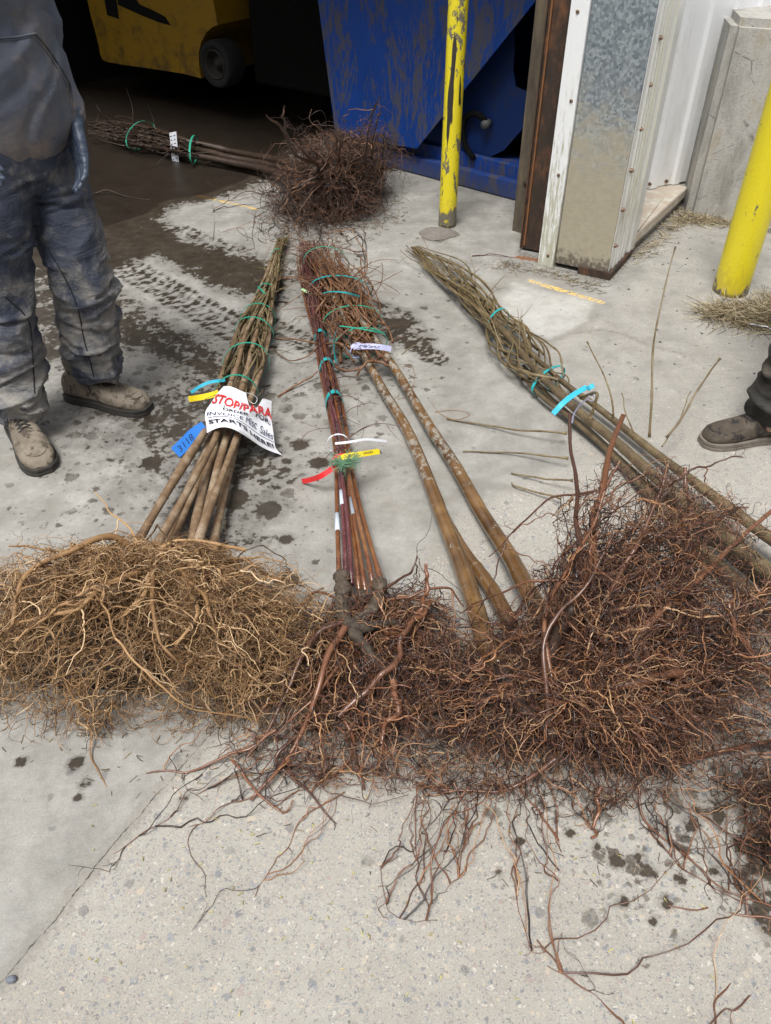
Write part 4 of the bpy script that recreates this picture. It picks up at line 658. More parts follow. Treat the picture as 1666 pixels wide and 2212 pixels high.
# ------------------------------------------------ C: olive trunks
cC = P(1110, 1400, .08)
C_ = thing('sapling_bundle', 'thick wet olive brown trunks with grey flaking patches and a big dark root mass', 'tree bundle', cC * (1, 1, 0), 'bare root tree bundles on the concrete')
def trunk(par, pts, ra, rb, mat, n=60, name='stem', amp=.03, every=9, w=.004, sides=18, tint=.3):
    c = wig(smooth(crom(PL(pts), n), 1), w, freq=6); r = nodes_r(n, ra, rb, amp, every); mb = MB(); mb.tube(c, r, sides, tint=tint); return mb.build(name, mat, par), c
stC = [(748, 790, 850, 790, .10), (722, 740, 835, 740, .12), (700, 700, 828, 705, .13), (682, 660, 815, 665, .13), (668, 620, 800, 630, .13), (660, 580, 775, 590, .15), (655, 545, 745, 560, .12), (655, 515, 730, 530, .08)]
for k, (pts, ra, rb) in enumerate((([(1085, 1445, .12), (1050, 1385, .11), (1018, 1280, .075), (985, 1185, .05), (948, 1095, .035), (905, 990, .03), (868, 905, .035), (830, 838, .05), (793, 775, .06), (757, 715, .08), (735, 668, .08), (700, 610, .07), (690, 560, .05)], .027, .009),
                     ([(1125, 1410, .08), (1092, 1335, .06), (1045, 1250, .035), (1008, 1190, .03), (978, 1135, .03), (940, 1060, .02), (900, 975, .02), (860, 890, .02), (820, 825, .03), (770, 750, .04), (720, 660, .05)], .023, .008),
                     ([(1200, 1370, .12), (1150, 1290, .10), (1098, 1195, .07), (1040, 1108, .04), (985, 1010, .035), (935, 935, .035), (890, 860, .04), (852, 795, .06), (828, 755, .07), (790, 700, .09), (745, 640, .09), (715, 580, .07)], .026, .009))):
    stem, c = trunk(C_, pts, ra, rb, barkC); bag = TwigBag()
    for i in range(30):
        s0 = rng.uniform(0, .5); s1 = min(1, s0 + rng.uniform(.3, .8)); m_ = 22; ss = np.linspace(s0, s1, m_); a0 = rng.uniform(.1, .9); aa = np.linspace(a0, rng.uniform(0, 1), m_) + wander(m_, .17, 4); hh = np.clip(rng.uniform(.2, .9) + wander(m_, .22, 4), 0, 1.2)
        q = smooth(inb(stC, ss, np.clip(aa, -.15, 1.12), hh, .003), 3); rr = np.linspace(.0042 * rng.uniform(.5, 1.5), .0017, m_); rr[::4] *= 1.15; bag.add(q, rr, rng.random(), 5)
    for i in range(14):
        s0 = rng.uniform(.05, .95); q = inb(stC, [s0, min(1, s0 + .02)], rng.uniform(0, 1), rng.uniform(.5, 1)); ax = nrm(q[1] - q[0]); side = nrm(np.cross(ax, (0, 0, 1))) * rng.choice((-1, 1)); twig_free(bag, q[0], ax * rng.uniform(-.3, 1) + side * rng.uniform(.2, 1) + UP * rng.uniform(0, .5), rng.uniform(.10, .32), .0022, .6, 16, -.4)
    for pts_, ra_, rb_ in (([(780, 765, .07), (735, 740, .10), (690, 740, .06), (640, 735, .02), (590, 728, .01), (565, 700, .02)], .006, .002), ([(690, 745, .06), (660, 770, .03), (620, 775, .015), (585, 745, .01)], .0035, .0015), ([(700, 640, .12), (650, 605, .12), (600, 605, .10), (575, 640, .05)], .003, .0015),
                           ([(830, 770, .06), (775, 800, .04), (720, 790, .03), (700, 750, .06)], .006, .003), ([(840, 790, .06), (800, 780, .09), (770, 810, .05)], .006, .004), ([(750, 625, .17), (790, 580, .24), (780, 530, .26), (760, 500, .24)], .003, .0015), ([(800, 690, .14), (825, 700, .10), (800, 640, .2), (775, 560, .22)], .0035, .0015))[k::3]:
        cc_ = crom(PL(pts_), 26); bag.add(wig(cc_, .006, freq=9), np.linspace(ra_, rb_, 26), rng.random(), 6)
    strand_obj('twigs', bag.arrays(), barkCt, stem)
tie(C_, stC, .14, green, .007, .02); tie(C_, stC, .31, green, .006, .03); tie(C_, stC, .56, teal, .007, .01); tie(C_, stC, .80, green, .006, .03)
crC = [P(1090, 1440, .12), P(1130, 1420, .10), P(1205, 1380, .13), P(1180, 1480, .14), P(1260, 1500, .14)]
mb = MB(); 
for pts, ra, rb in (([(1085, 1445, .12), (1120, 1520, .13), (1200, 1590, .12)], .026, .014), ([(1125, 1410, .08), (1170, 1480, .1), (1240, 1500, .13)], .022, .013), ([(1200, 1370, .12), (1260, 1450, .14), (1370, 1480, .16)], .024, .012), ([(1240, 1310, .3), (1190, 1400, .2), (1170, 1480, .14)], .012, .02)):
    n = 22; mb.tube(wig(crom(PL(pts), n), .006, freq=7), nodes_r(n, ra, rb, .1, 4), 12, tint=.3)
mb.build('root_crown', root_mat('black_red_crown', [(.2, (.015, .011, .009)), (.5, (.05, .028, .018)), (.8, (.13, .07, .05)), (1, (.18, .14, .11))], .6, 0), C_)
blC = [((.30, 1.12, .10), (.27, .19, .15)), ((.52, 1.08, .10), (.22, .17, .16)), ((.53, 1.26, .22), (.19, .15, .20)), ((.58, 1.36, .38), (.18, .10, .17)), ((.74, 1.40, .30), (.16, .10, .15)), ((.80, 1.18, .09), (.22, .20, .11)), ((.15, 1.05, .05), (.20, .16, .08)), ((.72, 1.30, .20), (.15, .14, .14)), ((.82, 1.10, .08), (.20, .15, .11)), ((.92, 1.28, .12), (.14, .14, .13)), ((.40, .98, .05), (.32, .11, .08)), ((.62, 1.0, .05), (.18, .10, .07))]
trC = [([(1205, 1390, .18), (1265, 1230, .34), (1280, 1130, .44), (1300, 1040, .52), (1342, 900, .66)], .010, .0055), ([(1262, 1290, .3), (1250, 1180, .40), (1245, 1060, .52), (1228, 895, .66)], .0065, .0035), ([(1230, 1400, .2), (1340, 1240, .34), (1410, 1120, .42), (1450, 1000, .5)], .008, .003), ([(1270, 1480, .16), (1400, 1350, .25), (1520, 1240, .28), (1700, 1080, .28)], .010, .005),
       ([(1240, 1500, .14), (1370, 1470, .18), (1500, 1450, .17), (1620, 1445, .12), (1740, 1470, .06)], .013, .006), ([(1600, 1445, .13), (1618, 1400, .20), (1590, 1350, .26), (1580, 1310, .29)], .006, .0045), ([(1180, 1500, .15), (1190, 1560, .16), (1180, 1400, .26), (1200, 1330, .3), (1250, 1270, .34), (1330, 1150, .42)], .007, .003), ([(1195, 1480, .18), (1175, 1340, .26), (1230, 1230, .36), (1290, 1120, .46), (1340, 990, .55)], .006, .0025),
       ([(1170, 1490, .14), (1080, 1510, .13), (1000, 1520, .10), (900, 1545, .06), (850, 1570, .03)], .007, .0025), ([(1250, 1560, .14), (1350, 1590, .12), (1450, 1640, .06), (1560, 1620, .04), (1700, 1600, .03)], .009, .004), ([(1480, 1010, .4), (1490, 1110, .34), (1495, 1200, .28), (1500, 1330, .22)], .0055, .004), ([(1500, 1240, .28), (1470, 1210, .3), (1460, 1180, .32)], .006, .004),
       ([(1200, 1640, .08), (1100, 1700, .03), (1000, 1705, .02), (900, 1690, .01)], .006, .002), ([(980, 1690, .03), (1000, 1760, .004), (960, 1850, .003), (930, 1940, .003)], .003, .0012), ([(900, 1700, .02), (890, 1800, .003), (900, 1880, .003), (930, 1945, .003)], .002, .001), ([(1010, 1760, .02), (1000, 1850, .003), (960, 1930, .003)], .0022, .001),
       ([(1380, 1700, .03), (1400, 1770, .006), (1500, 1860, .003), (1580, 1930, .003), (1700, 1980, .003)], .004, .002), ([(1400, 1785, .005), (1470, 1870, .003), (1600, 1945, .003)], .0025, .0015), ([(860, 1850, .003), (830, 1880, .003), (838, 1960, .003), (880, 1998, .003), (940, 1985, .003)], .0009, .0007), ([(1110, 1860, .003), (1120, 1960, .003), (1160, 2060, .003), (1240, 2120, .003)], .0012, .0009),
       ([(1320, 1560, .14), (1400, 1530, .14), (1480, 1530, .12)], .013, .012), ([(1230, 1250, .32), (1130, 1260, .3), (1040, 1300, .2), (990, 1320, .12)], .0035, .0015), ([(1290, 1060, .5), (1200, 1080, .45), (1110, 1150, .35), (1060, 1200, .26)], .003, .0013), ([(1460, 1040, .44), (1540, 1000, .46), (1600, 985, .46)], .003, .0015), ([(1420, 1170, .36), (1520, 1130, .36), (1620, 1090, .36)], .004, .002), ([(1450, 1370, .24), (1560, 1340, .22), (1700, 1260, .22)], .005, .003),
       ([(1300, 1700, .05), (1290, 1780, .006), (1285, 1810, .004)], .005, .003), ([(1200, 1750, .02), (1215, 1850, .003), (1200, 1930, .003)], .0025, .001), ([(1600, 1680, .02), (1610, 1800, .02), (1600, 1950, .003)], .002, .001)]
root_mass(C_, blC, crC, trC, 135, 3000, 5600, 4000, rootB, rootBf, r1=.0038, r2=.0018, r3=.00095, l1=.38, bias=(.25, -.1, .25), soilb=[((.36, 1.12, .05), (.21, .12, .09)), ((.55, 1.10, .05), (.13, .10, .08)), ((.52, 1.24, .14), (.09, .07, .10))], flen=(.04, .14), sig=.34)
# ------------------------------------------------ D: right bundle
D_ = thing('sapling_bundle', 'olive stems with turquoise ties running off to the right edge below the yellow bollard', 'tree bundle', P(1700, 1230) * (1, 1, 0), 'bare root tree bundles on the concrete')
stD = [(1215, 905, 1295, 860, .075), (1165, 865, 1245, 820, .075), (1120, 820, 1215, 790, .10), (1082, 780, 1185, 745, .11), (1062, 740, 1140, 710, .12), (1052, 705, 1098, 690, .11), (1010, 660, 1070, 650, .10), (955, 610, 1030, 600, .08), (915, 570, 985, 560, .06), (885, 535, 905, 530, .03)]
for k, (pts, ra, rb) in enumerate((([(1800, 1245, .10), (1666, 1165, .09), (1560, 1085, .08), (1470, 1015, .06), (1375, 940, .05), (1290, 880, .05), (1205, 820, .05), (1120, 740, .06), (1060, 680, .06), (1000, 620, .04)], .0195, .005), ([(1820, 1340, .15), (1666, 1240, .13), (1540, 1135, .11), (1430, 1045, .09), (1330, 955, .08), (1240, 880, .08), (1160, 800, .08), (1085, 715, .08), (1010, 645, .06), (940, 590, .04), (888, 536, .02)], .0235, .005),
     ([(1830, 1465, .08), (1666, 1325, .06), (1570, 1240, .05), (1470, 1140, .04), (1385, 1050, .035), (1310, 970, .03), (1235, 905, .04), (1165, 850, .04), (1100, 770, .05), (1050, 700, .04)], .0185, .005), ([(1820, 1380, .07), (1666, 1270, .06), (1560, 1180, .05), (1440, 1080, .04), (1350, 1005, .03), (1270, 930, .025), (1190, 860, .03), (1130, 790, .03)], .020, .006))):
    stem, c = trunk(D_, pts, ra, rb, barkD, w=.003, tint=.2); bag = TwigBag()
    for i in range(10):
        s0 = rng.uniform(0, .7); s1 = min(1, s0 + rng.uniform(.2, .55)); m_ = 22; ss = np.linspace(s0, s1, m_); aa = np.linspace(rng.uniform(.2, .8), rng.uniform(.1, .9), m_) + wander(m_, .12, 4) + rng.choice((-1, 1)) * .35 * np.sin(np.linspace(0, 3.14, m_)) ** 2; hh = np.clip(rng.uniform(.2, 1) + wander(m_, .2, 4), 0, 1.2)
        q = smooth(inb(stD, ss, np.clip(aa, -.12, 1.12), hh, .003), 3); rr = np.linspace(.0055 * rng.uniform(.5, 1.3), .002, m_); rr[::5] *= 1.2; bag.add(q, rr, rng.random(), 6)
    for i in range(5):
        s0 = rng.uniform(.3, .95); q = inb(stD, [s0, min(1, s0 + .02)], rng.uniform(0, 1), .9); ax = nrm(q[1] - q[0]); twig_free(bag, q[0], ax + rng.normal(0, .35, 3) + UP * .3, rng.uniform(.1, .28), .0024, .3, 14, 0, sub=.2)
    L_ = (([(1325, 898, .07), (1322, 860, .12), (1310, 820, .16), (1290, 780, .2), (1270, 738, .22)], .0035, .002), ([(1403, 945, .08), (1408, 850, .2), (1412, 760, .30), (1418, 700, .38), (1440, 610, .48), (1460, 535, .56)], .0042, .0018), ([(1440, 945, .1), (1480, 890, .16), (1515, 830, .22), (1555, 775, .26)], .004, .0025), ([(965, 905, .004), (1050, 918, .012), (1130, 930, .03), (1225, 935, .06)], .0025, .0035),
          ([(1000, 975, .004), (1100, 979, .01), (1225, 988, .05)], .0022, .0032), ([(1105, 1022, .006), (1160, 1032, .02), (1235, 1040, .05)], .0022, .003), ([(1105, 1043, .01), (1118, 1053, .01), (1215, 1075, .03)], .002, .003), ([(1430, 965, .08), (1470, 900, .14), (1490, 845, .18)], .0022, .0014), ([(1370, 935, .08), (1350, 890, .13), (1345, 850, .16)], .0022, .0014),
          ([(1155, 790, .12), (1140, 740, .19), (1128, 690, .24)], .0032, .002), ([(1090, 760, .12), (1060, 690, .2), (1030, 640, .22)], .003, .0016), ([(1255, 860, .12), (1290, 850, .2), (1282, 880, .16), (1276, 905, .12)], .0048, .0045), ([(1218, 815, .12), (1205, 760, .17), (1170, 730, .18), (1110, 700, .14)], .0035, .003), ([(878, 530, .02), (905, 560, .03), (925, 585, .05), (985, 630, .06)], .002, .0035))
    for pts_, ra_, rb_ in L_[k::4]:
        cc_ = crom(PL(pts_), 26); rr = np.linspace(ra_, rb_, 26); rr[::5] *= 1.3; rr[-1] *= 1.5; mb = MB(); mb.tube(wig(cc_, .003, freq=9), rr, 8, tint=rng.random()); mb.build('branch', barkDt, stem)
    strand_obj('twigs', bag.arrays(), barkDt, stem)
tie(D_, stD, .175, teal, .010, .015, 1, .9); tie(D_, stD, .55, teal, .010, .01, 1, 1.1)
dD = P(1870, 1340, .10); root_mass(D_, [(tuple(dD), (.17, .22, .14))], [P(1815, 1245, .1), P(1825, 1345, .13), P(1835, 1465, .08), P(1825, 1385, .07)], [], 60, 300, 600, 400, rootB, rootBf, r3=.0013, l1=.4)
# ------------------------------------------------ E: far bundle
E_ = thing('sapling_bundle', 'dark wet bundle farthest back, its root ball in front of the blue machine', 'tree bundle', P(700, 450) * (1, 1, 0), 'bare root tree bundles on the concrete')
stE = [(520, 325, 518, 362, .10), (440, 308, 430, 345, .12), (390, 296, 380, 335, .14), (340, 275, 335, 325, .11), (290, 260, 290, 318, .11), (240, 250, 240, 305, .11), (190, 250, 190, 295, .09)]
make_stems(E_, stE, [[(690, 372, .22), (620, 348, .14), (560, 338, .08)], [(680, 385, .18), (615, 362, .1), (560, 350, .06)], [(670, 395, .14), (600, 372, .08), (560, 362, .05)]], [(.15, .7), (.5, .6), (.85, .4)], .020, .006, barkE, barkE, 70, .0045, strays=15, stray_len=(.12, .4), stray_up=.9, straw=.0024, tw0=(.1, .7), tamp=.2)
tie(E_, stE, .22, green, .012, .01); tie(E_, stE, .62, green, .008, .1)
blE = [((-.44, 4.42, .08), (.22, .22, .12)), ((-.26, 4.50, .17), (.29, .25, .18)), ((-.10, 4.68, .18), (.20, .20, .14)), ((-.30, 4.30, .07), (.28, .25, .08)), ((-.42, 4.1, .02), (.26, .2, .03))]
trE = [([(700, 360, .2), (640, 330, .45), (605, 270, .62), (572, 250, .68)], .014, .005), ([(625, 300, .55), (610, 255, .68), (618, 225, .74)], .008, .006), ([(700, 370, .2), (660, 330, .42), (630, 300, .5)], .012, .008), ([(730, 350, .3), (735, 310, .45), (725, 295, .5)], .009, .007), ([(790, 360, .25), (800, 270, .52), (820, 205, .68)], .006, .003), ([(800, 350, .25), (810, 290, .45), (826, 235, .6)], .006, .003), ([(825, 360, .2), (830, 310, .38), (834, 275, .48)], .005, .003),
       ([(760, 350, .3), (790, 320, .38), (770, 260, .5)], .006, .003), ([(700, 470, .02), (750, 485, .02), (785, 520, .01), (790, 600, .01)], .004, .003), ([(650, 400, .1), (600, 420, .02), (540, 415, .01), (500, 430, .005)], .006, .003), ([(610, 440, .03), (560, 450, .01), (545, 500, .005), (560, 560, .003)], .003, .002), ([(690, 500, .02), (700, 560, .01), (640, 580, .01)], .003, .002), ([(460, 520, .003), (462, 470, .003), (455, 440, .003)], .002, .0015)]
trE = [(p_, a_ * .7, b_ * .6) for p_, a_, b_ in trE]
root_mass(E_, blE, [P(690, 375, .22), P(700, 390, .15), P(730, 370, .22)], trE, 70, 600, 1700, 1000, rootE, rootE, r1=.006, r2=.0026, r3=.0015, l1=.5, flen=(.10, .34), sig=.34, bias=(.1, -.5, .3), soilb=[((-.24, 4.6, .12), (.24, .18, .12))])
# ------------------------------------------------ F: clump entering at the right edge
F_ = thing('root_clump', 'dark wet roots poking in from the right edge near the bottom, over a wet stain', 'roots', P(1720, 1880) * (1, 1, 0))
trF = [([(1760, 2010, .03), (1660, 1985, .01), (1560, 1965, .004), (1446, 1968, .003)], .004, .0018), ([(1750, 1700, .05), (1640, 1710, .02), (1540, 1690, .006)], .006, .003), ([(1740, 1860, .08), (1660, 1840, .03), (1560, 1790, .01), (1480, 1740, .005)], .003, .0012), ([(1760, 1900, .05), (1670, 1880, .02), (1590, 1820, .006)], .003, .001), ([(1780, 2030, .02), (1680, 2060, .004), (1600, 2110, .003), (1550, 2180, .003), (1540, 2230, .003)], .0035, .002), ([(1740, 2120, .01), (1660, 2150, .004), (1580, 2180, .003), (1530, 2212, .003)], .003, .0015),
       ([(1160, 1920 + 110, .003), (1200, 2080, .003), (1250, 2130, .003), (1320, 2190, .003), (1360, 2240, .003)], .0018, .0028)]
root_mass(F_, [((.85, .84, .07), (.12, .14, .09))], [np.array((.9, .82, .08))], trF, 40, 220, 500, 300, rootB, rootBf, r1=.003, r2=.0016, r3=.001, l1=.24)
# ================================================================ PEOPLE
def limb(mb, pts, rad, flat=1.0, n=None, sides=20):
    pts = np.asarray(pts, float); n = n or 8 * (len(pts) - 1) + 1; c = crom(pts, n); r = np.interp(np.linspace(0, len(pts) - 1, n), np.arange(len(pts)), rad)
    d0 = nrm(c[0] - c[1]); d1 = nrm(c[-1] - c[-2]); c = np.vstack((c[0] + d0 * r[0] * .6, c[0] + d0 * r[0] * .4, c, c[-1] + d1 * r[-1] * .4, c[-1] + d1 * r[-1] * .6)); r = np.concatenate(([r[0] * .3, r[0] * .8], r, [r[-1] * .8, r[-1] * .3])); mb.tube(c, r, sides, flat=flat)
def ell(mb, c, r, ax=None, nu=24, nv=14):
    ax = np.eye(3) if ax is None else np.asarray(ax); V = []; F = []
    for i in range(nv + 1):
        for j in range(nu): th = i / nv * math.pi; ph = j / nu * 2 * math.pi; q = (math.sin(th) * math.cos(ph) * r[0], math.sin(th) * math.sin(ph) * r[1], math.cos(th) * r[2]); V.append(np.asarray(c) + ax[0] * q[0] + ax[1] * q[1] + ax[2] * q[2])
    for i in range(nv):
        for j in range(nu): F.append((i * nu + j, i * nu + (j + 1) % nu, (i + 1) * nu + (j + 1) % nu, (i + 1) * nu + j))
    mb.add(V, F)
def displace(me, fn):
    n = len(me.vertices); co = np.empty(n * 3, np.float32); me.vertices.foreach_get('co', co); co = co.reshape(-1, 3); no = np.empty(n * 3, np.float32); me.vertices.foreach_get('normal', no); no = no.reshape(-1, 3)
    k = np.array([fn(c, m_) for c, m_ in zip(co, no)]); me.vertices.foreach_set('co', (co + no * k[:, None]).astype(np.float32).ravel()); me.update(); return me
def ridged(p, f, w=(1, 1, 1), off=0.0):
    v = mnoise.noise(Vector((p[0] * f * w[0] + off, p[1] * f * w[1], p[2] * f * w[2]))); return 1 - abs(v) * 2.2
def hand(mb, wrist, d, nrm_, s=1.0, curl=.5, side=1):
    d = nrm(np.asarray(d, float)); nn = nrm(np.asarray(nrm_, float) - d * np.dot(nrm_, d)); ac = np.cross(d, nn) * side
    for k in range(4): a = (k - 1.5) * .021 * s; limb(mb, [wrist + ac * a * .6, wrist + d * .045 * s + ac * a * .9, wrist + d * .09 * s + ac * a], [.017 * s, .0155 * s, .0125 * s], sides=10)
    for k, L in enumerate((.072, .082, .076, .060)):
        a = (k - 1.5) * .0235 * s; b = wrist + d * .088 * s + ac * a; pts = [b]; dd = d.copy()
        for j, f in enumerate((.45, .31, .24)): th = curl * (.5 + .5 * j) * .8; dd = nrm(dd * math.cos(th) + nn * math.sin(th) * 1.0); pts.append(pts[-1] + dd * L * f * s)
        limb(mb, pts, [.0102 * s, .0094 * s, .0086 * s, .0074 * s], sides=10)
    b = wrist + d * .022 * s - ac * .026 * s; dd = nrm(d * .75 - ac * .75 + nn * .35); p1 = b + dd * .035 * s; p2 = p1 + nrm(dd + d * .5 + nn * .3) * .03 * s; limb(mb, [b, p1, p2, p2 + nrm(d + nn * .5) * .022 * s], [.015 * s, .0135 * s, .0115 * s, .0095 * s], sides=10)
def cloth(name, base, base2, mudc, mud_lo, mud_hi, amt, rough=.75, scale=7, wr_=1.3):
    m = NT(name, rough, spec=.2); n = m.noise(scale, 7, .72, dist=.4); n2 = m.noise(2.2, 3, .6); sp_n = m.noise(38, 4, .7); z = m.sep(m.geo, 2)
    up = m.step(z, mud_hi, mud_lo); f = m.math('ADD', m.math('ADD', m.math('MULTIPLY', n, .62), m.math('MULTIPLY', n2, .38)), m.math('MULTIPLY', up, amt)); mk = m.step(f, .50, .70)
    c = m.mix(n2, base, base2); c = m.mix(m.math('MULTIPLY', mk, .8), c, m.mix(sp_n, tuple(x * .75 for x in mudc), tuple(min(1, x * 1.25) for x in mudc))); c = m.mix(m.math('MULTIPLY', m.step(sp_n, .66, .74), .7), c, mudc)
    d, cc = m.voro(24); dr = m.math('MULTIPLY', m.step(m.math('ADD', d, m.math('MULTIPLY', m.math('SUBTRACT', sp_n, .5), .5)), .34, .24), m.math('MULTIPLY', m.step(m.sep(cc, 0), .62, .66), up)); c = m.mix(m.math('MULTIPLY', dr, .8), c, tuple(x * .7 for x in base))
    m.set('Base Color', c); m.set('Roughness', m.mixf(mk, rough - .08, .95)); wn = m.noise(9, 5, .65, vec=m.map((1, 1, 2.6), rot=(.3, .35, 0)), dist=.7); wn = m.math('ABSOLUTE', m.math('SUBTRACT', wn, .5)); m.bump(m.math('ADD', m.math('ADD', m.math('MULTIPLY', wn, wr_), m.math('MULTIPLY', m.noise(26, 4, .6), .25)), m.math('MULTIPLY', m.noise(420, 2), .06)), .6, .016); return m.m
def boot_mat(name, a, b, dk):
    m = NT(name, .8, spec=.25); n = m.noise(26, 6, .7, dist=.3); n2 = m.noise(90, 4, .7); c = m.mix(n2, a, b); c = m.mix(m.math('MULTIPLY', m.step(m.noise(11, 4, .7), .45, .6), .5), c, tuple(x * .55 for x in a)); c = m.mix(m.step(n, .52, .58), c, dk); m.set('Base Color', c); m.bump(n2, .3, .003); return m.m
def boot(par, heel, d, L, mat, sole_m, lace_m, shaft=.15, lean=(0, 0)):
    d = nrm(np.array((d[0], d[1], 0.0))); s = np.array((-d[1], d[0], 0)); h = np.array((heel[0], heel[1], 0.0)); xs = [0, .04, .12, .25, .4, .55, .7, .82, .92, .97, 1.0]; wd = [.022, .033, .038, .038, .038, .044, .050, .050, .043, .033, .016]; tp = [.085, .11, .12, .12, .112, .092, .075, .070, .062, .050, .034]
    def ring(x, w_, t, z0): return [h + d * x * L + s * w_ * math.copysign(abs(math.cos(a)) ** .75, math.cos(a)) + UP * (z0 + (t - z0) * (.42 + .58 * math.copysign(abs(math.sin(a)) ** .8, math.sin(a))) if math.sin(a) > 0 else z0 + (t - z0) * .42 * (1 + math.copysign(abs(math.sin(a)) ** .5, math.sin(a)))) for a in np.linspace(0, 2 * math.pi, 24, endpoint=False)]
    mb = MB(); V = [p for x, w_, t in zip(xs, wd, tp) for p in ring(x, w_ * L / .31, t, .020)]; F = [(i * 24 + j, i * 24 + (j + 1) % 24, (i + 1) * 24 + (j + 1) % 24, (i + 1) * 24 + j) for i in range(len(xs) - 1) for j in range(24)] + [tuple(range(23, -1, -1)), tuple((len(xs) - 1) * 24 + j for j in range(24))]; mb.add(V, F)
    an = h + d * .085 + UP * .05; limb(mb, [an, an + UP * .06 - d * .004, an + UP * (shaft - .03) - d * .008 + np.array((*lean, 0))], [.042, .046, .050]); me = remesh(mb.mesh(), .0045, 4); displace(me, lambda p, n_: .0012 * mnoise.noise(Vector(p * 60)) + .0016 * ridged(p, 22, (1, 1, 1.6)) * (abs(np.dot(p - h, d) / L - .58) < .12))
    b = link(me, 'boot', mat, par, smooth=True)
    mb = MB(); so_ = []
    for x, w_ in zip(xs, wd): so_.append((x, w_ * L / .31 + .0055))
    path = [h + d * (x * L + (-.004 if x == 0 else .006 if x == 1 else 0)) + s * w_ for x, w_ in so_] + [h + d * (x * L + (-.004 if x == 0 else .006 if x == 1 else 0)) - s * w_ for x, w_ in so_[::-1]]
    mb.prism([p + UP * .0 for p in path], UP * .012); mb.prism([p - (p - (h + d * L * .5)) * .012 + UP * .0121 for p in path], UP * .004); mb.prism([p + UP * .0162 for p in path], UP * .011); mb.build('sole', sole_m, b, bevel=.0015, smooth=False)
    def top(x, y): w_ = np.interp(x, xs, wd) * L / .31; t = np.interp(x, xs, tp); c = max(0, 1 - (abs(y) / w_) ** 2.2); return h + d * x * L + s * y + UP * (.02 + (t - .02) * (.42 + .58 * c ** .45) + .001)
    mb = MB(); mb.tube(crom([top(.60, .034), top(.74, .038), top(.87, .030), top(.925, .012), top(.925, -.012), top(.87, -.030), top(.74, -.038), top(.60, -.034)], 50), .0022, 6); mb.tube(crom([top(.60, .034), top(.575, .014), top(.575, -.014), top(.60, -.034)], 20), .002, 6); mb.build('toe_seam', mat, b)
    mb = MB(); 
    for k in range(5):
        x = .36 + k * .045
        for sg in (1, -1): mb.tube(crom([top(x, .022 * sg) + UP * .001, top(x + .02, 0) + UP * .005, top(x + .042, -.022 * sg) + UP * .001], 12), .0021, 6)
    for sg in (1, -1): mb.tube(crom([top(.36, 0) + UP * .006, top(.37, .03 * sg) + UP * .014, top(.42, .045 * sg) + UP * .004, top(.48, .04 * sg)], 20), .002, 6)
    mb.build('laces', lace_m, b); return b
skin_m = plain('skin', (.42, .25, .18), .5, var=.05); glove_m = NT('nitrile_glove', .45); gn = glove_m.noise(14, 4, .6, vec=glove_m.map((.6, .6, 2.6)), dist=.8); glove_m.set('Base Color', glove_m.mix(glove_m.noise(9, 5, .7), (.030, .042, .070), (.075, .10, .145))); glove_m.bump(gn, .9, .006); glove_m = glove_m.m
hood_m = cloth('faded_navy_fleece', (.095, .108, .14), (.14, .155, .19), (.26, .21, .17), .60, 1.2, .19, .95, 9, .35); pants_m = cloth('muddy_navy_rainwear', (.026, .034, .056), (.085, .097, .13), (.34, .32, .28), .0, 1.0, .115, .8, 9, 1.5)
bootm = boot_mat('muddy_tan_leather', (.175, .145, .11), (.27, .235, .185), (.085, .068, .052)); bootm2 = boot_mat('worn_dark_leather', (.075, .06, .045), (.13, .108, .085), (.03, .028, .028)); solem = plain('dark_sole_rubber', (.035, .032, .028), .7, var=.3, scale=60); sole2 = plain('pale_worn_sole', (.16, .14, .115), .8, var=.3, scale=50); lacem = plain('dark_laces', (.035, .032, .03), .8)
pants2 = cloth('dark_work_trousers', (.022, .021, .019), (.05, .047, .042), (.10, .085, .065), .05, .6, .03, .7, 9); jacket2 = cloth('dark_work_jacket', (.03, .03, .03), (.05, .05, .048), (.1, .085, .07), .0, .4, .0, .8, 6)
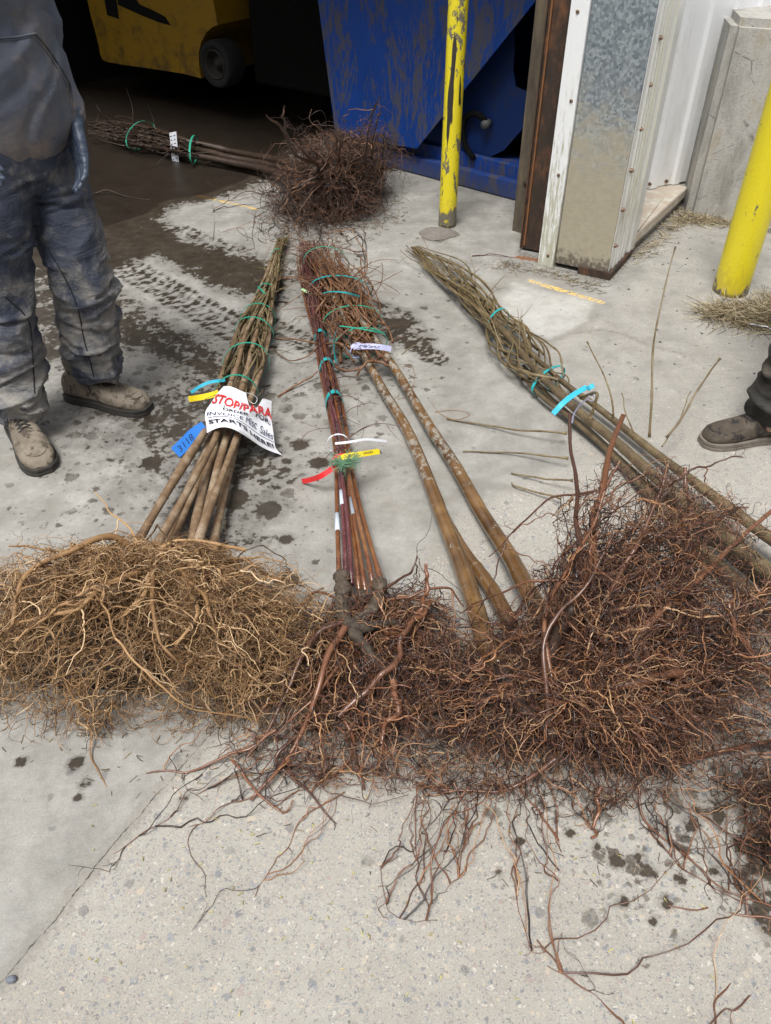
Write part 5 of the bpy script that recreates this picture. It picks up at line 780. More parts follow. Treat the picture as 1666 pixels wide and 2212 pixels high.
def person(lab, J, heads, hair_col, tm, hm, hr, boots_, leg_r, seed, gl=True):
    fwd, lat = J['fwd'], J['lat']; base = (J['aL'] + J['aR']) / 2 * (1, 1, 0)
    mb = MB(); pel = (J['hL'] + J['hR']) / 2
    for s_ in 'LR': limb(mb, [J['h' + s_], J['k' + s_], J['a' + s_], J['a' + s_] * (1, 1, 0) + UP * .06], [.066, .054, .040, .036]); limb(mb, [J['s' + s_], J['e' + s_], J['w' + s_]], [.05, .040, .027])
    ax = np.array((lat, np.cross(UP, lat), UP)); ell(mb, pel + UP * .07, (.135, .09, .12), ax); ell(mb, J['ch'] - UP * .12, (.14, .095, .24), ax); ell(mb, J['ch'] + UP * .06, (.155, .085, .12), ax); limb(mb, [J['ch'] + UP * .12, J['ch'] + UP * .26 + fwd * .015], [.06, .055])
    hc = J['ch'] + UP * .37 + fwd * .04; ell(mb, hc, (.074, .094, .115), (lat, fwd, UP)); ell(mb, hc - UP * .055 + fwd * .03, (.052, .062, .06), (lat, fwd, UP)); limb(mb, [hc + fwd * .09 + UP * .02, hc + fwd * .112 - UP * .02], [.010, .014], sides=10)
    ell(mb, hc + fwd * .083 - UP * .052, (.026, .014, .007), (lat, fwd, UP))
    for sg in (1, -1): ell(mb, hc + lat * .076 * sg - UP * .005, (.010, .02, .032), (lat, fwd, UP), 12, 8); ell(mb, hc + lat * .034 * sg + fwd * .080 + UP * .028, (.024, .014, .008), (lat, fwd, UP), 12, 8)
    me = remesh(mb.mesh(), .008, 4); b = link(me, 'person', skin_m, origin=base); tag(b, lab, 'person')
    if gl:
        for s_, dr, nn, cu, sd_ in J['hands']: mb = MB(); limb(mb, [J['w' + s_] - nrm(np.array(dr)) * .03, J['w' + s_] + nrm(np.array(dr)) * .02], [.031, .026], sides=12); hand(mb, J['w' + s_] + nrm(np.array(dr)) * .015, dr, nn, 1.06, cu, sd_); me = remesh(mb.mesh(), .0032, 2); displace(me, lambda p, n_: .0010 * ridged(p, 30, (1, 1, 2.0))); link(me, 'glove', glove_m, b)
    for sg in (1, -1): mb = MB(); ell(mb, hc + lat * .032 * sg + fwd * .083 + UP * .012, (.012, .011, .009), (lat, fwd, UP), 12, 8); mb.build('eye', plain('eye_white', (.6, .58, .55), .3), b)
    mb = MB(); ell(mb, hc + UP * .022 - fwd * .014, (.082, .098, .112), (lat, fwd, UP)); me = remesh(mb.mesh(), .008, 1); displace(me, lambda p, n_: .004 * mnoise.noise(Vector(p * 50))); link(me, 'hair', plain('brown_hair', hair_col, .7, var=.25, scale=90), b)
    # trousers
    mb = MB(); r = leg_r
    for s_ in 'LR':
        a, k, h_ = J['a' + s_], J['k' + s_], J['h' + s_]; cuff = J['c' + s_]; limb(mb, [h_ + UP * .03, h_ * .5 + k * .5, k, k * .45 + cuff * .55, cuff + UP * .06, cuff], [r[0], r[1], r[2], r[3], r[4], r[5]], n=60, sides=32)
    ell(mb, pel + UP * .03, (r[0] + .085, r[0] + .02, .13), ax); me = remesh(mb.mesh(), .0068, 3); gF = np.random.default_rng(int(seed * 100)); FO = []
    for s_ in 'LR':
        for k_ in range(30): z0 = (gF.uniform(.30, .56), gF.uniform(.08, .30), gF.uniform(.6, .84))[k_ % 3 if k_ < 24 else 1]; FO.append((s_, z0, gF.uniform(-.05, .05), gF.uniform(-math.pi, math.pi), gF.uniform(.5, 1.3), gF.uniform(-math.pi, math.pi), gF.uniform(.0045, .0105), gF.uniform(.007, .014)))
    def folds(p):
        best = None
        for s_ in 'LR':
            a_, k_, h_ = J['c' + s_], J['k' + s_], J['h' + s_]; c = a_ + (k_ - a_) * (p[2] - a_[2]) / (k_[2] - a_[2]) if p[2] < k_[2] else k_ + (h_ - k_) * (p[2] - k_[2]) / (h_[2] - k_[2]); dx = p[:2] - c[:2]; q_ = dx @ dx
            if best is None or q_ < best[0]: best = (q_, s_, math.atan2(dx[1], dx[0]))
        _, s_, an = best; o = 0.0
        for (sf, z0, tl, ph, wd_, pw_, A_, sg) in FO:
            if sf != s_: continue
            dz = p[2] - z0 - tl * math.cos(an - ph)
            if abs(dz) > .06: continue
            da = (an - pw_ + math.pi) % (2 * math.pi) - math.pi; o += A_ * math.exp(-(da / wd_) ** 2) * (math.exp(-((dz - sg) / sg) ** 2) - 1.3 * math.exp(-((dz + sg * .4) / (sg * .6)) ** 2))
        return o
    def wr(p, n_):
        z = p[2]; kn = math.exp(-((z - .42) / .13) ** 2); cf = math.exp(-((z - .14) / .10) ** 2); th = math.exp(-((z - .68) / .12) ** 2); q = (p[0] + .35 * p[2], p[1] - .25 * p[2], p[2])
        return (ridged(q, 3.6, (1, 1, 2.4), seed) ** 2 - .45) * (.008 + .014 * kn + .020 * cf + .006 * th) + (ridged(q, 8.5, (1, 1, 2.0), seed + 5) ** 2 - .4) * (.003 + .004 * kn + .005 * cf) + folds(p) + .002 * mnoise.noise(Vector(p * 35))
    displace(me, wr); link(me, 'trousers', tm, b)
    # hooded top with sleeves
    mb = MB(); ell(mb, J['ch'] + UP * .04, (.20, .15, .21), ax); ell(mb, (J['ch'] + pel) / 2 + fwd * .0, (.175, .155, .28), ax); ell(mb, pel + UP * .155 + fwd * .0, (.178, .155, .13), ax)
    for s_ in 'LR': wv_ = J['w' + s_]; limb(mb, [J['s' + s_], J['e' + s_], wv_ * .94 + J['e' + s_] * .06], [.082, .066, .040], n=30); 
    limb(mb, [J['ch'] + UP * .14 - fwd * .03, J['ch'] + UP * .22 - fwd * .05], [.10, .09]); me = remesh(mb.mesh(), .010, 5)
    displace(me, lambda p, n_: (ridged((p[0] + .5 * p[2], p[1], p[2]), 3.2, (1, 1, 1.8), seed + 2) ** 2 - .4) * .014 - .007 * max(0, ridged((p[0] - .4 * p[2], p[1], p[2]), 5.5, (1, 1, 1.3), seed + 3) - .72) / .28 + (ridged(p, 8, (1, 1, 1.6), seed + 9) ** 2 - .4) * .003); hd = link(me, 'hooded_top', hm, b)
    for hl, dr, L in boots_: boot(b, hl, dr, L, *hr)
    return b, hd
fwd = nrm(np.array((.84, -.54, 0))); lat = nrm(np.array((.54, .84, 0)))
J = dict(fwd=fwd, lat=lat, hL=Q(98, 335, 2.52), hR=Q(0, 350, 2.38), kL=Q(168, 560, 2.47), kR=Q(-8, 610, 2.32), aL=Q(208, 800, 2.48), aR=Q(52, 885, 2.29), ch=Q(-45, -80, 2.42), sL=Q(-5, -215, 2.60), eL=Q(84, 70, 2.62), wL=Q(160, 262, 2.48), sR=Q(-185, -215, 2.22), eR=Q(-330, 130, 2.08), wR=Q(-168, 330, 1.95))
J['cL'] = Q(209, 790, 2.475); J['cR'] = Q(46, 868, 2.29); J['hands'] = [('L', Q(180, 372, 2.42) - J['wL'], lat * -1 + fwd * -.3, .30, -1), ('R', Q(-5, 374, 1.92) - J['wR'], np.array((-.3, .2, -1)), .25, 1)]
pA, hdA = person('worker standing at the left edge in a faded navy hooded top and mud-stained blue trousers', J, None, (.05, .03, .02), pants_m, hood_m, (bootm, solem, lacem), [((-1.295, 2.335), (.54, -.80), .345), ((-1.165, 2.515), (.93, -.30), .335)], [.092, .098, .104, .104, .100, .098], 1.7)
# kangaroo pocket seams on the hooded top, laid over its surface
from mathutils.bvhtree import BVHTree
def on_surf(o, pts, off=.003):
    me = o.data; base = WL[o.name]; bv = BVHTree.FromPolygons([v.co + Vector(base) for v in me.vertices], [tuple(p.vertices) for p in me.polygons]); out = []
    for u, v in pts:
        d = Vector(nrm(ray(u, v))); h = bv.ray_cast(Vector((0, 0, CH)), d)
        if h[0] is not None: out.append(np.array(h[0] + h[1] * off))
    return np.array(out)
mb = MB()
for seam in ([(-60, 88), (0, 82), (40, 80), (76, 72)], [(76, 72), (100, 100), (130, 145), (152, 190), (160, 240)]):
    c = crom(np.array(seam, float), 26); q = on_surf(hdA, c)
    if len(q) > 4: mb.tube(smooth(q, 2), .0042, 6, flat=.6)
    q = on_surf(hdA, c + np.array((-4, 5)), .0015)
    if len(q) > 4: mb.tube(smooth(q, 2), .0022, 6)
if mb.v: mb.build('pocket_seam', hood_m, hdA)
trA_ = [o for o in bpy.data.objects if o.parent == pA and o.name.startswith('trousers')][0]
for o in (trA_,): WL[o.name] = np.array(o.location) + WL[pA.name]
mb = MB()
for seam in ([(107, 542), (135, 590), (158, 637), (172, 680), (181, 730), (195, 780), (203, 815)], [(10, 640), (60, 690), (70, 760), (75, 850)]):
    q = on_surf(trA_, crom(np.array(seam, float), 50), .0008)
    if len(q) > 6: mb.tube(smooth(q, 2), .0022, 6)
if mb.v: mb.build('seam', plain('dark_seam_thread', (.012, .014, .02), .8), trA_)
f2 = nrm(np.array((-.98, -.12, 0))); l2 = nrm(np.array((.12, -.98, 0)))
J2 = dict(fwd=f2, lat=l2, aL=np.array((1.295, 2.24, .12)), aR=np.array((1.76, 2.57, .12)), kL=np.array((1.335, 2.26, .50)), kR=np.array((1.66, 2.53, .50)), hL=np.array((1.46, 2.28, .90)), hR=np.array((1.52, 2.46, .90)), ch=np.array((1.53, 2.37, 1.32)), sL=np.array((1.53, 2.17, 1.43)), sR=np.array((1.53, 2.57, 1.43)), eL=np.array((1.58, 2.10, 1.15)), eR=np.array((1.58, 2.64, 1.15)), wL=np.array((1.42, 2.10, .92)), wR=np.array((1.42, 2.62, .92)))
J2['cL'] = np.array((1.288, 2.242, .115)); J2['cR'] = np.array((1.755, 2.57, .12)); J2['hands'] = [('L', np.array((-.3, 0, -1)), -l2, .5, 1), ('R', np.array((-.3, 0, -1)), l2, .5, -1)]
person('worker mostly outside the right edge, only a dark trouser leg and muddy boot showing', J2, None, (.03, .02, .015), pants2, jacket2, (bootm2, sole2, lacem), [((1.375, 2.262), (-.985, -.16), .305), ((1.84, 2.58), (-.99, .1), .315)], [.10, .095, .088, .084, .080, .076], 4.2)
# ================================================================ PAPER SIGN
def C8(x, y): return 406.7 + .1302 * x, 813.4 + .1302 * y
ss = [0, .2, .4, .6, .8, 1]; tt = [0, .12, .35, .5, .62, .78, 1]
rows = [[(590, 160), (690, 158), (830, 205), (950, 262), (1150, 345), (1380, 410)], [(480, 300), (640, 330), (790, 395), (960, 465), (1180, 480), (1378, 500)], [(360, 470), (540, 452), (760, 545), (960, 595), (1200, 612), (1388, 700)], [(290, 560), (500, 545), (720, 600), (940, 630), (1160, 670), (1402, 850)],
        [(275, 680), (500, 655), (740, 675), (920, 760), (1180, 960), (1430, 1080)], [(292, 795), (520, 755), (760, 790), (970, 920), (1200, 1110), (1450, 1195)], [(310, 935), (530, 825), (760, 865), (960, 990), (1230, 1190), (1550, 1310)]]
zz = [[.150, .185, .19, .175, .15, .11], [.145, .185, .19, .172, .145, .105], [.14, .18, .187, .17, .13, .095], [.135, .175, .183, .165, .115, .075], [.13, .17, .178, .15, .10, .055], [.125, .168, .172, .135, .08, .03], [.118, .165, .168, .12, .06, .006]]
G0 = np.array([[(*C8(*p), z) for p, z in zip(r, zr)] for r, zr in zip(rows, zz)])
def surf(s, t):
    out = []
    for si, ti in zip(np.ravel(s), np.ravel(t)):
        col = np.array([[np.interp(si, ss, G0[i, :, k]) for k in range(3)] for i in range(7)]); out.append(P(*[np.interp(ti, tt, col[:, k]) for k in range(3)]))
    return np.array(out)
NS, NT_ = 61, 41; SV, TV = np.linspace(0, 1, NS), np.linspace(0, 1, NT_); SG, TG = np.meshgrid(SV, TV)
grid = surf(SG, TG).reshape(NT_, NS, 3)
def box1(a, ax, k):
    ker = np.ones(k) / k; return np.apply_along_axis(lambda x: np.convolve(np.pad(x, k // 2, mode='reflect', reflect_type='odd'), ker, 'valid'), ax, a)
grid = box1(box1(grid, 0, 9), 1, 13); grid = box1(box1(grid, 0, 5), 1, 7)
gn_ = nrm(np.cross(np.gradient(grid, axis=1), np.gradient(grid, axis=0))); gn_ = np.where(gn_[..., 2:3] < 0, -gn_, gn_)
grid = grid + gn_ * (.0016 * np.sin(SG * 9 + TG * 5) + .0012 * np.sin(TG * 14 - SG * 6))[..., None]
def surf2(s, t, off=0.0):
    fi = np.clip(np.asarray(t), 0, 1) * (NT_ - 1); fj = np.clip(np.asarray(s), 0, 1) * (NS - 1); i = np.minimum(fi.astype(int), NT_ - 2); j = np.minimum(fj.astype(int), NS - 2); a = (fi - i)[:, None]; b = (fj - j)[:, None]
    f = lambda g_: g_[i, j] * (1 - a) * (1 - b) + g_[i + 1, j] * a * (1 - b) + g_[i, j + 1] * (1 - a) * b + g_[i + 1, j + 1] * a * b
    return f(grid) + nrm(f(gn_)) * off
paper = NT('white_paper', .5, spec=.3); pn = paper.noise(60, 5, .75); paper.set('Base Color', paper.mix(paper.math('MULTIPLY', paper.step(pn, .66, .74), .5), (.80, .82, .86), (.35, .32, .28))); paper = paper.m
tmin = np.interp(SV, [0, .60, .645, .70, .76, .87, 1], [0, .0, .17, .22, .19, 0, 0]); T2 = tmin[None, :] + (1 - tmin[None, :]) * TV[:, None]
V = surf2(np.tile(SV, NT_), T2.ravel()); ii2, jj2 = np.meshgrid(np.arange(NT_ - 1), np.arange(NS - 1), indexing='ij'); q = (ii2 * NS + jj2).ravel(); sign = link(npmesh('paper_sign', V, np.stack((q, q + NS, q + NS + 1, q + 1), 1)), 'paper_sign', paper); tag(sign, 'white paper order sign with red and black lettering tied over the left bundle', 'sign')
def text_mesh(body, bold=0.0, shear=0.0):
    c = bpy.data.curves.new('t', 'FONT'); c.body = body; c.offset = bold; c.shear = shear; c.resolution_u = 3; o = bpy.data.objects.new('t', c); sc.collection.objects.link(o)
    dg = bpy.context.evaluated_depsgraph_get(); me = bpy.data.meshes.new_from_object(o.evaluated_get(dg)); bpy.data.objects.remove(o)
    bm = bmesh.new(); bm.from_mesh(me); bmesh.ops.triangulate(bm, faces=bm.faces); bmesh.ops.subdivide_edges(bm, edges=[e for e in bm.edges if e.calc_length() > .08], cuts=4, use_grid_fill=False); bmesh.ops.triangulate(bm, faces=bm.faces); bm.to_mesh(me); bm.free(); return me
def text_on(name, body, s0, s1, tb0, tb1, hgt, mat, parent, bold=.0, shear=0.0, fn=None, off=.0038):
    me = text_mesh(body, bold, shear); n = len(me.vertices); co = np.empty(n * 3, np.float32); me.vertices.foreach_get('co', co); co = co.reshape(-1, 3); x = co[:, 0]; y = co[:, 1]; fx = (x - x.min()) / (x.max() - x.min()); s = s0 + (s1 - s0) * fx; t = tb0 + (tb1 - tb0) * fx - y / .73 * hgt
    W_ = (fn or surf2)(s, t, off); me.vertices.foreach_set('co', W_.astype(np.float32).ravel()); return link(me, name, mat, parent, smooth=True)
redi = plain('red_ink', (.62, .03, .03), .6, var=.05); blk = plain('black_ink', (.012, .014, .03), .6, var=.05); pen = plain('blue_black_pen', (.02, .03, .09), .5, var=.05); greyi = plain('grey_ink', (.30, .32, .34), .6)
text_on('lettering', 'STOP/PARA', .03, 1.0, .335, .36, .20, redi, sign, .022); text_on('lettering', 'BAILEY', .50, .80, .20, .225, .045, greyi, sign, .0)
text_on('lettering', 'ORDER', .25, .63, .470, .475, .072, blk, sign, .02); text_on('lettering', 'FOR:', .73, .96, .465, .475, .085, blk, sign, .018)
text_on('handwriting', 'INVOICE', .04, .57, .608, .600, .075, pen, sign, .0, .1); text_on('handwriting', 'Misc', .60, .76, .615, .62, .11, pen, sign, 0, .15); text_on('handwriting', 'Sales', .80, .98, .63, .64, .09, pen, sign, 0, .3)
text_on('lettering', 'STARTS', .05, .61, .79, .79, .095, blk, sign, .024); text_on('lettering', 'HERE!', .645, .965, .805, .81, .10, blk, sign, .024)
mb = MB(); s_ = np.linspace(.05, .99, 60); ribbon(mb, surf2(s_, np.interp(s_, [0, .3, .5, 1], [.645, .625, .64, .665]), .0014), surf2(s_, np.full(60, .8)) - surf2(s_, np.full(60, .5)), .0016, .0002); mb.build('handwriting', pen, sign)
mb = MB(); mb.tube(crom(PL([(528, 848, .19), (545, 852, .17), (556, 862, .15), (548, 872, .14), (530, 858, .15)]), 24), .0011, 6); wl = mb.build('wire_loop', plain('white_plastic_line', (.7, .7, .7), .4), sign)
# ================================================================ TAGS
WD = {}
def strip(name, pts, wd, mat, label=None, group=None, wdir=(0, 0, 1), n=24, loop=None, parent=None):
    mb = MB(); c = crom(PL(pts), n) if len(pts) > 2 else np.linspace(P(*pts[0]), P(*pts[1]), n)
    if label: T_ = nrm(c[-1] - c[0]); wdir = np.cross(T_, nrm(c.mean(0) - np.array((0, 0, CH)))); wdir = wdir if wdir[1] > 0 else -wdir; WD[label] = wdir
    ribbon(mb, c, wdir, wd, .0004)
    if loop is not None:
        lc, lr, la = loop; la = nrm(np.array(la, float)); e = nrm(np.cross(la, (0, 0, 1))); f = np.cross(e, la); th = np.linspace(0, 2 * math.pi, 30); ribbon(mb, np.array([np.asarray(lc) + lr * (e * math.cos(t) + f * math.sin(t)) for t in th]), la, wd * .9, .0004)
    o = mb.build(name, mat, parent, smooth=False)
    if label: tag(o, label, 'tag', group)
    return o, c
G_ = 'plastic tags on the tree bundles'
cyan = plain('cyan_tag_plastic', (.05, .47, .66), .4, var=.04); yelt = plain('yellow_tag_plastic', (.80, .62, .02), .4, var=.04); bluet = plain('blue_tag_plastic', (.03, .20, .66), .45, var=.04); redt = plain('red_tag_plastic', (.72, .025, .03), .4, var=.04); lav = plain('lavender_tag_plastic', (.52, .54, .78), .4, var=.04); whit = plain('white_tag_plastic', (.74, .77, .82), .45, var=.04)
strip('plant_tag', [(413, 848, .07), (432, 835, .10), (452, 826, .11), (470, 823, .11), (486, 821, .10)], .011, cyan, 'light blue strip tag poking out left, just above the yellow tag', G_, P(0, 0, 0) * 0 + np.array((-.3, .8, .5)))
strip('plant_tag', [(408, 862, .07), (430, 859, .09), (454, 854, .10), (472, 848, .11)], .020, yelt, 'yellow strip tag sticking out to the left of the white paper sign', G_, np.array((.1, .8, .5)))
bt, c = strip('plant_tag', [(379, 978, .02), (400, 958, .05), (420, 938, .08), (444, 922, .10)], .042, bluet, 'broad blue tag with handwriting behind the leftmost tan stem', G_, np.array((.75, .75, -.3)))
def tfn(c, wdir, wd):
    T = nrm(np.gradient(c, axis=0)); Wd = nrm(np.broadcast_to(wdir, c.shape) - T * np.sum(np.broadcast_to(wdir, c.shape) * T, 1, keepdims=True)); N = np.cross(T, Wd); sg = 1 if N[:, 2].mean() > 0 else -1
    def f(s, t, off): k = np.clip(s, 0, 1) * (len(c) - 1); g_ = lambda a: np.stack([np.interp(k, np.arange(len(c)), a[:, j]) for j in range(3)], 1); return g_(c) + g_(Wd) * ((.5 - t) * wd)[:, None] + g_(N) * sg * off
    return f
text_on('handwriting', '3118', .10, .62, .75, .75, .5, pen, bt, 0, .2, tfn(c, WD[bt['label']], .042), .001)
lt, c = strip('plant_tag', [(764, 750, .13), (790, 748, .15), (818, 749, .15), (845, 754, .13)], .020, lav, 'lavender printed tag lying across the two thick olive trunks', G_, np.array((0, .8, .55)), loop=(P(772, 757, .075), .03, P(790, 775, .06) - P(757, 715, .08)))
f_ = tfn(c, WD[lt['label']], .020)
for k, (a, b, y) in enumerate(((.15, .45, .3), (.15, .7, .5), (.3, .7, .7))):
    mb = MB(); s_ = np.linspace(a, b, 12)
    for i in range(11): 
        if (i * 7 + k) % 4: q = f_(s_[i:i + 2], np.array((y, y)), .0008); ribbon(mb, q, (0, .8, .55), .0022, .0001)
    mb.build('printed_line', blk, lt)
strip('plant_tag', [(724, 958, .12), (745, 956, .13), (765, 953, .13), (790, 949, .12), (815, 951, .10), (836, 953, .08)], .0075, whit, 'narrow white tag looped round the red stems, tail pointing right', G_, np.array((0, .8, .55)), loop=(P(731, 958, .055), .037, P(727, 1010, .05) - P(722, 930, .05)))
yt, c = strip('plant_tag', [(731, 992, .13), (750, 985, .14), (780, 981, .14), (820, 975, .12)], .017, yelt, 'yellow printed tag pointing right above the green twine tuft', G_, np.array((0, .8, .55)))
f_ = tfn(c, WD[yt['label']], .017); mb = MB()
for k in range(7): q = f_(np.array((.72 + k * .024, .732 + k * .024)), np.array((.4, .4)), .0008); ribbon(mb, q, (0, .8, .55), .007, .0001)
mb.build('barcode', blk, yt); mb = MB()
for k, y in enumerate((.35, .62)):
    s_ = np.linspace(.2, .62, 12)
    for i in range(11):
        if (i * 5 + k) % 3: ribbon(mb, f_(s_[i:i + 2], np.array((y, y)), .0008), (0, .8, .55), .0018, .0001)
mb.build('printed_line', blk, yt)
strip('plant_tag', [(653, 1040, .01), (672, 1036, .04), (694, 1028, .08), (718, 1012, .10)], .0165, redt, 'red strip tag pointing down left from the middle bundle', G_, np.array((.1, .8, .5)), loop=(P(740, 1000, .07), .034, (0, 1, .1)))
strip('plant_tag', [(1195, 894, .13), (1215, 872, .16), (1240, 852, .17), (1268, 836, .17)], .017, cyan, 'bright blue tag hanging across the olive bundle at its lower tie', G_, np.array((.5, .8, .2)), loop=(P(1276, 836, .19), .012, (.5, -.5, -.6)))
strip('plant_tag', [(1236, 914, .05), (1240, 895, .09), (1252, 876, .14), (1268, 862, .18)], .005, lav, 'thin lavender tag looped on a bent twig of the olive bundle', G_, np.array((.5, .5, .3)), loop=(P(1278, 860, .16), .012, (.1, .3, -1)))
a, b = P(360, 345) * (1, 1, 0), P(400, 352) * (1, 1, 0); q = [W(u, v, a, b) for u, v in ((366, 287), (381, 284), (387, 352), (373, 357))]; mb = MB(); mb.prism(q, UP * 0 + np.array((.0, .0015, 0))); et = mb.build('plant_tag', whit, smooth=False); tag(et, 'stiff white tag with tick marks standing on the dark bundle at the back', 'tag', G_)
mb = MB()
for k in range(7):
    f0 = .12 + k * .12; l_ = q[0] + (q[3] - q[0]) * f0; r_ = q[1] + (q[2] - q[1]) * f0
    for a0, a1 in ((.08, .32), (.55, .8)): mb.prism([l_ + (r_ - l_) * a0 - (0, .001, 0), l_ + (r_ - l_) * a1 - (0, .001, 0), l_ + (r_ - l_) * a1 + UP * .004 - (0, .001, 0), l_ + (r_ - l_) * a0 + UP * .004 - (0, .001, 0)], (0, -.0003, 0))
mb.build('printed_marks', blk, et, smooth=False)
# green twine tuft and loose tape ends
tw = plain('green_baler_twine', (.16, .33, .20), .7, var=.25, scale=60); lst = []
c0 = P(742, 1003, .13)
for (tgt, n) in ((P(716, 988, .14), 60), (P(782, 988, .15), 60), (P(738, 1020, .10), 30), (P(756, 1028, .06), 10)):
    d = nrm(tgt - c0)[None] + rng.normal(0, .22, (n, 3)); L = np.linalg.norm(tgt - c0) * rng.uniform(.6, 1.15, n); g_ = grow(np.repeat(c0[None], n, 0) + rng.normal(0, .004, (n, 3)), nrm(d), L, 9, .12, [(c0, (.2, .2, .2))], 0, 0); lst.append(strands(g_, np.full((n, 9), .0007), 3))
o = strand_obj('twine_tuft', lst, tw); tag(o, 'frayed tuft of green twine knotted round the red stems', 'twine')
for pts, m_, wd in (([(726, 716, .16), (722, 740, .12), (723, 765, .08), (727, 784, .05)], teal, .010), ([(734, 704, .17), (765, 708, .18), (800, 714, .17), (831, 720, .12)], green, .007), ([(697, 634, .12), (715, 630, .17), (745, 632, .18), (777, 640, .12)], teal, .008)): strip('tie', pts, wd, m_, wdir=(.3, .9, .1), parent=C_)
strip('tie', [(558, 619, .09), (565, 626, .10), (572, 634, .10)], .008, green, wdir=(.6, .6, 0), parent=A); strip('tie', [(535, 686, .10), (545, 692, .08), (552, 700, .05)], .008, green, wdir=(.6, .6, 0), parent=A)
strip('tie', [(652, 624, .08), (662, 630, .09), (672, 636, .09)], .012, plain('pale_green_tape', (.35, .55, .28), .5), wdir=(.3, .9, .1), parent=B)
pw = plain('pale_blue_paint', (.55, .62, .70), .5, var=.1)
for u, v0, v1, r in ((729, 1114, 1134, .0098), (762, 1083, 1100, .0105), (769, 1084, 1108, .0098), (741, 1078, 1090, .0085)):
    st_ = [o for o in bpy.data.objects if o.name.startswith('stem') and o.parent == B]; best = None
    for o in st_:
        for k in range(len(o.data.vertices) // 12):
            p_ = sum((np.array(o.data.vertices[k * 12 + j].co) for j in range(12)), np.zeros(3)) / 12 + WL[o.name]; pr_ = p_ - (0, 0, CH); yy = pr_[1] * cp - pr_[2] * sp_; uu = 833 + FPX * pr_[0] / yy; vv = 1106 - FPX * (pr_[1] * sp_ + pr_[2] * cp) / yy; e_ = abs(uu - u) + abs(vv - (v0 + v1) / 2)
            if best is None or e_ < best[0]: best = (e_, o, k)
    _, o, k = best; ring = lambda k_: sum((np.array(o.data.vertices[k_ * 12 + j].co) for j in range(12)), np.zeros(3)) / 12 + WL[o.name]
    k = min(max(k, 1), len(o.data.vertices) // 12 - 3); rr_ = np.linalg.norm(np.array(o.data.vertices[k * 12].co) + WL[o.name] - ring(k)); mb = MB(); mb.tube([ring(k) * .75 + ring(k - 1) * .25, ring(k), ring(k) * .6 + ring(k + 1) * .4], rr_ * 1.1, 12); mb.build('paint_mark', pw, o)
# ================================================================ LITTER
def projuv(p): q = p - (0, 0, CH); y = q[:, 1] * cp - q[:, 2] * sp_; return 833 + FPX * q[:, 0] / y, 1106 - FPX * (q[:, 1] * sp_ + q[:, 2] * cp) / y
def straw(poly, n, L, r, h, mat, name, lab, cat, S=6, sig=.10, dens=None):
    g_ = GW(poly); lo, hi = g_.min(0), g_.max(0); pts = np.empty((0, 2))
    while len(pts) < n:
        c = rng.uniform(lo, hi, (n * 3, 2)); dd_ = polyd(c, g_); pts = np.vstack((pts, c[(dd_ > 0) & (rng.random(len(c)) < np.clip(dd_ / .12, .08, 1))]))
    pts = pts[:n]; hh = np.clip(polyd(pts, g_) / .12, 0, 1) * h; p = np.column_stack((pts, rng.random(n) * hh + .002)); d = rdir(n) * (1, 1, .12); gg = grow(p, nrm(d), rng.uniform(L[0], L[1], n), S, sig, [((0, 0, 0), (50, 50, 50))], 0, 0); o = strand_obj(name, [strands(gg, np.full((n, S), 1) * rng.uniform(r * .6, r * 1.3, (n, 1)), 3)], mat); return tag(o, lab, cat, kind='stuff')
strawm = root_mat('dry_straw', [(.15, (.06, .045, .025)), (.45, (.21, .16, .09)), (.75, (.42, .34, .20)), (1, (.62, .55, .38))], .8); leafm = root_mat('dark_litter', [(.1, (.05, .035, .022)), (.6, (.16, .12, .075)), (1, (.36, .29, .18))], .85)
straw([(1500, 668), (1545, 655), (1620, 660), (1666, 640), (1760, 640), (1800, 720), (1680, 728), (1590, 712), (1520, 700)], 2500, (.03, .14), .0010, .045, strawm, 'straw', 'dry straw heaped round the foot of the right yellow bollard', 'straw')
straw([(1355, 560), (1420, 500), (1462, 448), (1560, 470), (1666, 492), (1666, 505), (1540, 492), (1470, 492), (1420, 540), (1370, 580)], 900, (.02, .09), .0010, .015, strawm, 'straw', 'dry straw and chaff along the foot of the grey concrete wall', 'straw')
straw([(1080, 560), (1160, 575), (1310, 612), (1300, 640), (1180, 600), (1060, 585)], 260, (.01, .05), .0009, .006, leafm, 'leaf_litter', 'dark crumbs and leaf litter along the threshold by the galvanised post', 'litter')
straw([(560, 470), (900, 400), (900, 470), (760, 560), (600, 560)], 700, (.006, .03), .0011, .004, leafm, 'root_crumbs', 'crumbs of root and bark round the far root ball', 'litter')
straw([(-50, 1400), (700, 1500), (1666, 1500), (1666, 2000), (900, 1950), (-50, 1650)], 420, (.004, .022), .0009, .003, leafm, 'root_crumbs', 'tiny dark crumbs shed from the roots in the foreground', 'litter')
yl = root_mat('yellow_bud_scale', [(.1, (.35, .28, .09)), (.8, (.60, .55, .22))], .7); straw([(150, 1700), (1666, 1700), (1666, 2212), (0, 2212)], 80, (.006, .014), .0013, .001, yl, 'bud_scales', 'pale yellow bud scales scattered on the foreground concrete', 'litter', 5, .5)
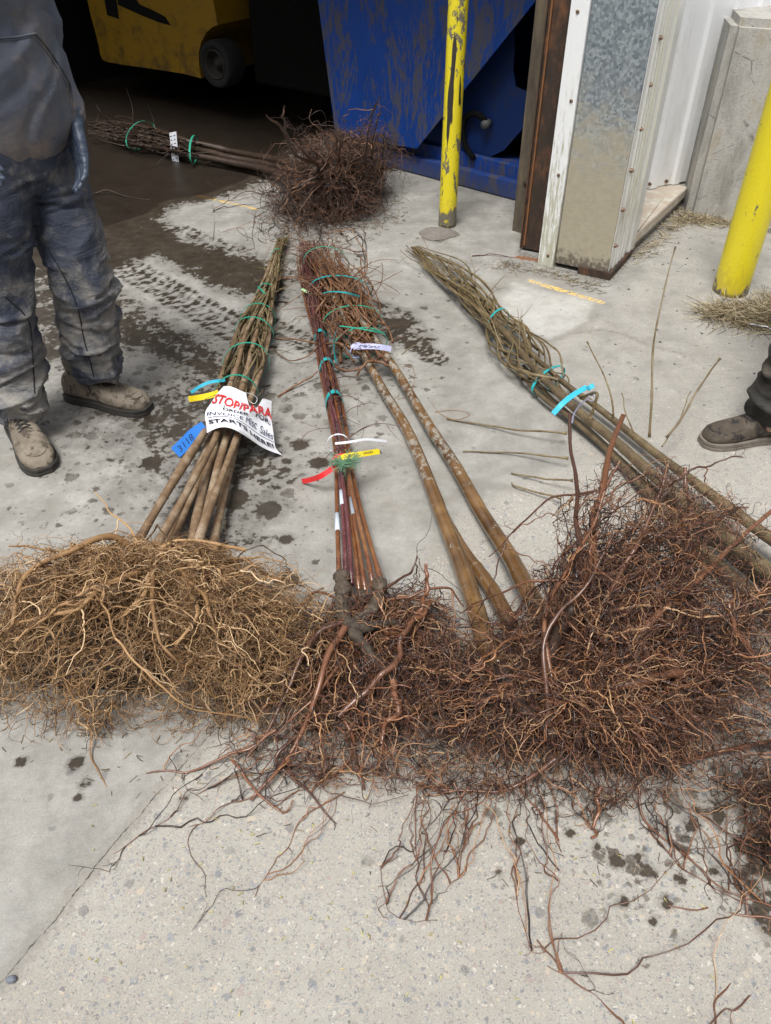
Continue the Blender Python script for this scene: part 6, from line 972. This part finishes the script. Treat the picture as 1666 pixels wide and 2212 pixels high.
# loose stones
mb = MB(); stm = root_mat('small_stone', [(.1, (.06, .06, .065)), (.5, (.2, .19, .17)), (1, (.42, .40, .36))], .8)
n = 150; cen = []; g_ = GW([(1300, 600), (1500, 480), (1666, 500), (1666, 900), (1500, 900), (1250, 800)]); lo, hi = g_.min(0), g_.max(0)
while len(cen) < n:
    c = rng.uniform(lo, hi)
    if polyd(c[None], g_)[0] > 0: cen.append(c)
for c in cen: r_ = rng.uniform(.0018, .006); ell(mb, (c[0], c[1], r_ * .5), (r_, r_ * rng.uniform(.6, 1), r_ * .6), nu=7, nv=5)
mb.t = list(np.repeat(rng.random(n), len(mb.v) // n)); o = mb.build('gravel', stm); tag(o, 'small loose stones scattered on the concrete near the right bollard', 'gravel', kind='stuff')
o_ = P(15 + 5, 2068); mb = MB(); ell(mb, P(24, 2116, .006), (.010, .007, .007), nu=10, nv=6); me = remesh(mb.mesh(), .0015, 0); displace(me, lambda p, n_: .0015 * mnoise.noise(Vector(p * 300))); tag(link(me, 'stone', plain('blue_grey_stone', (.16, .18, .21), .7)), 'blue grey stone on the crack in the lower left corner', 'stone')
# loose twigs
def loose(pts, ra, rb, mat, lab, name='broken_twig', w=.003):
    c = wig(crom(PL(pts), 30), w, freq=9); r = np.linspace(ra, rb, 30); r[::6] *= 1.2; mb = MB(); mb.tube(c, r, 7, tint=.4); tag(mb.build(name, mat), lab, 'twig')
loose([(601, 856, .004), (640, 832, .012), (687, 804, .03)], .0045, .0025, barkCt, 'straight brown twig on the concrete between the sign and the red stems')
loose([(1020, 553, .003), (1060, 550, .006), (1110, 556, .003)], .003, .0015, barkBt, 'dark curved twig lying at the foot of the rusty door channel')
loose([(205, 417, .01), (235, 412, .02), (275, 424, .006), (325, 432, .003)], .004, .002, barkE, 'thin dark twig on the wet floor beside the standing worker')
loose([(380, 792, .003), (400, 785, .005), (430, 775, .003)], .0015, .001, barkDt, 'short fine twig left of the tan stems, on damp concrete')
loose([(860, 862, .003), (885, 852, .004), (895, 800, .004), (870, 790, .003)], .001, .0008, rootA, 'thread-like curled root near the upper olive trunks', 'loose_root')
loose([(940, 890, .003), (985, 885, .006), (1015, 895, .004), (990, 905, .003), (955, 895, .004), (930, 870, .003)], .001, .0007, rootA, 'hair-like root curl on the concrete right of the olive trunks', 'loose_root')
loose([(1620, 700, .02), (1650, 706, .02), (1680, 712, .02)], .003, .002, whit, 'pale bare stick in the straw beside the right bollard')
loose([(868, 765, .003), (885, 752, .004), (903, 742, .003)], .0018, .001, strawm, 'single straw stalk on the concrete right of the lavender tag')
loose([(835, 880, .004)] + [(850, 868, .004), (862, 850, .004)], .001, .0008, strawm, 'short straw bit between the two olive trunks', 'broken_twig')
# unseen long block added behind the viewer to hold off low sky light
mb = MB(); mb.box((0, -7, 3.2), (44, 3, 6.4)); yb = thing('sky_light_blocker', 'long low block added behind the viewer to keep sky light out of the doorway', 'building', (0, -7, 0)); mb.build('wall', siding_m, yb, smooth=False); mb = MB(); mb.box((0, -7, 6.52), (45, 3.2, .22)); mb.build('roof', dark, yb, smooth=False)
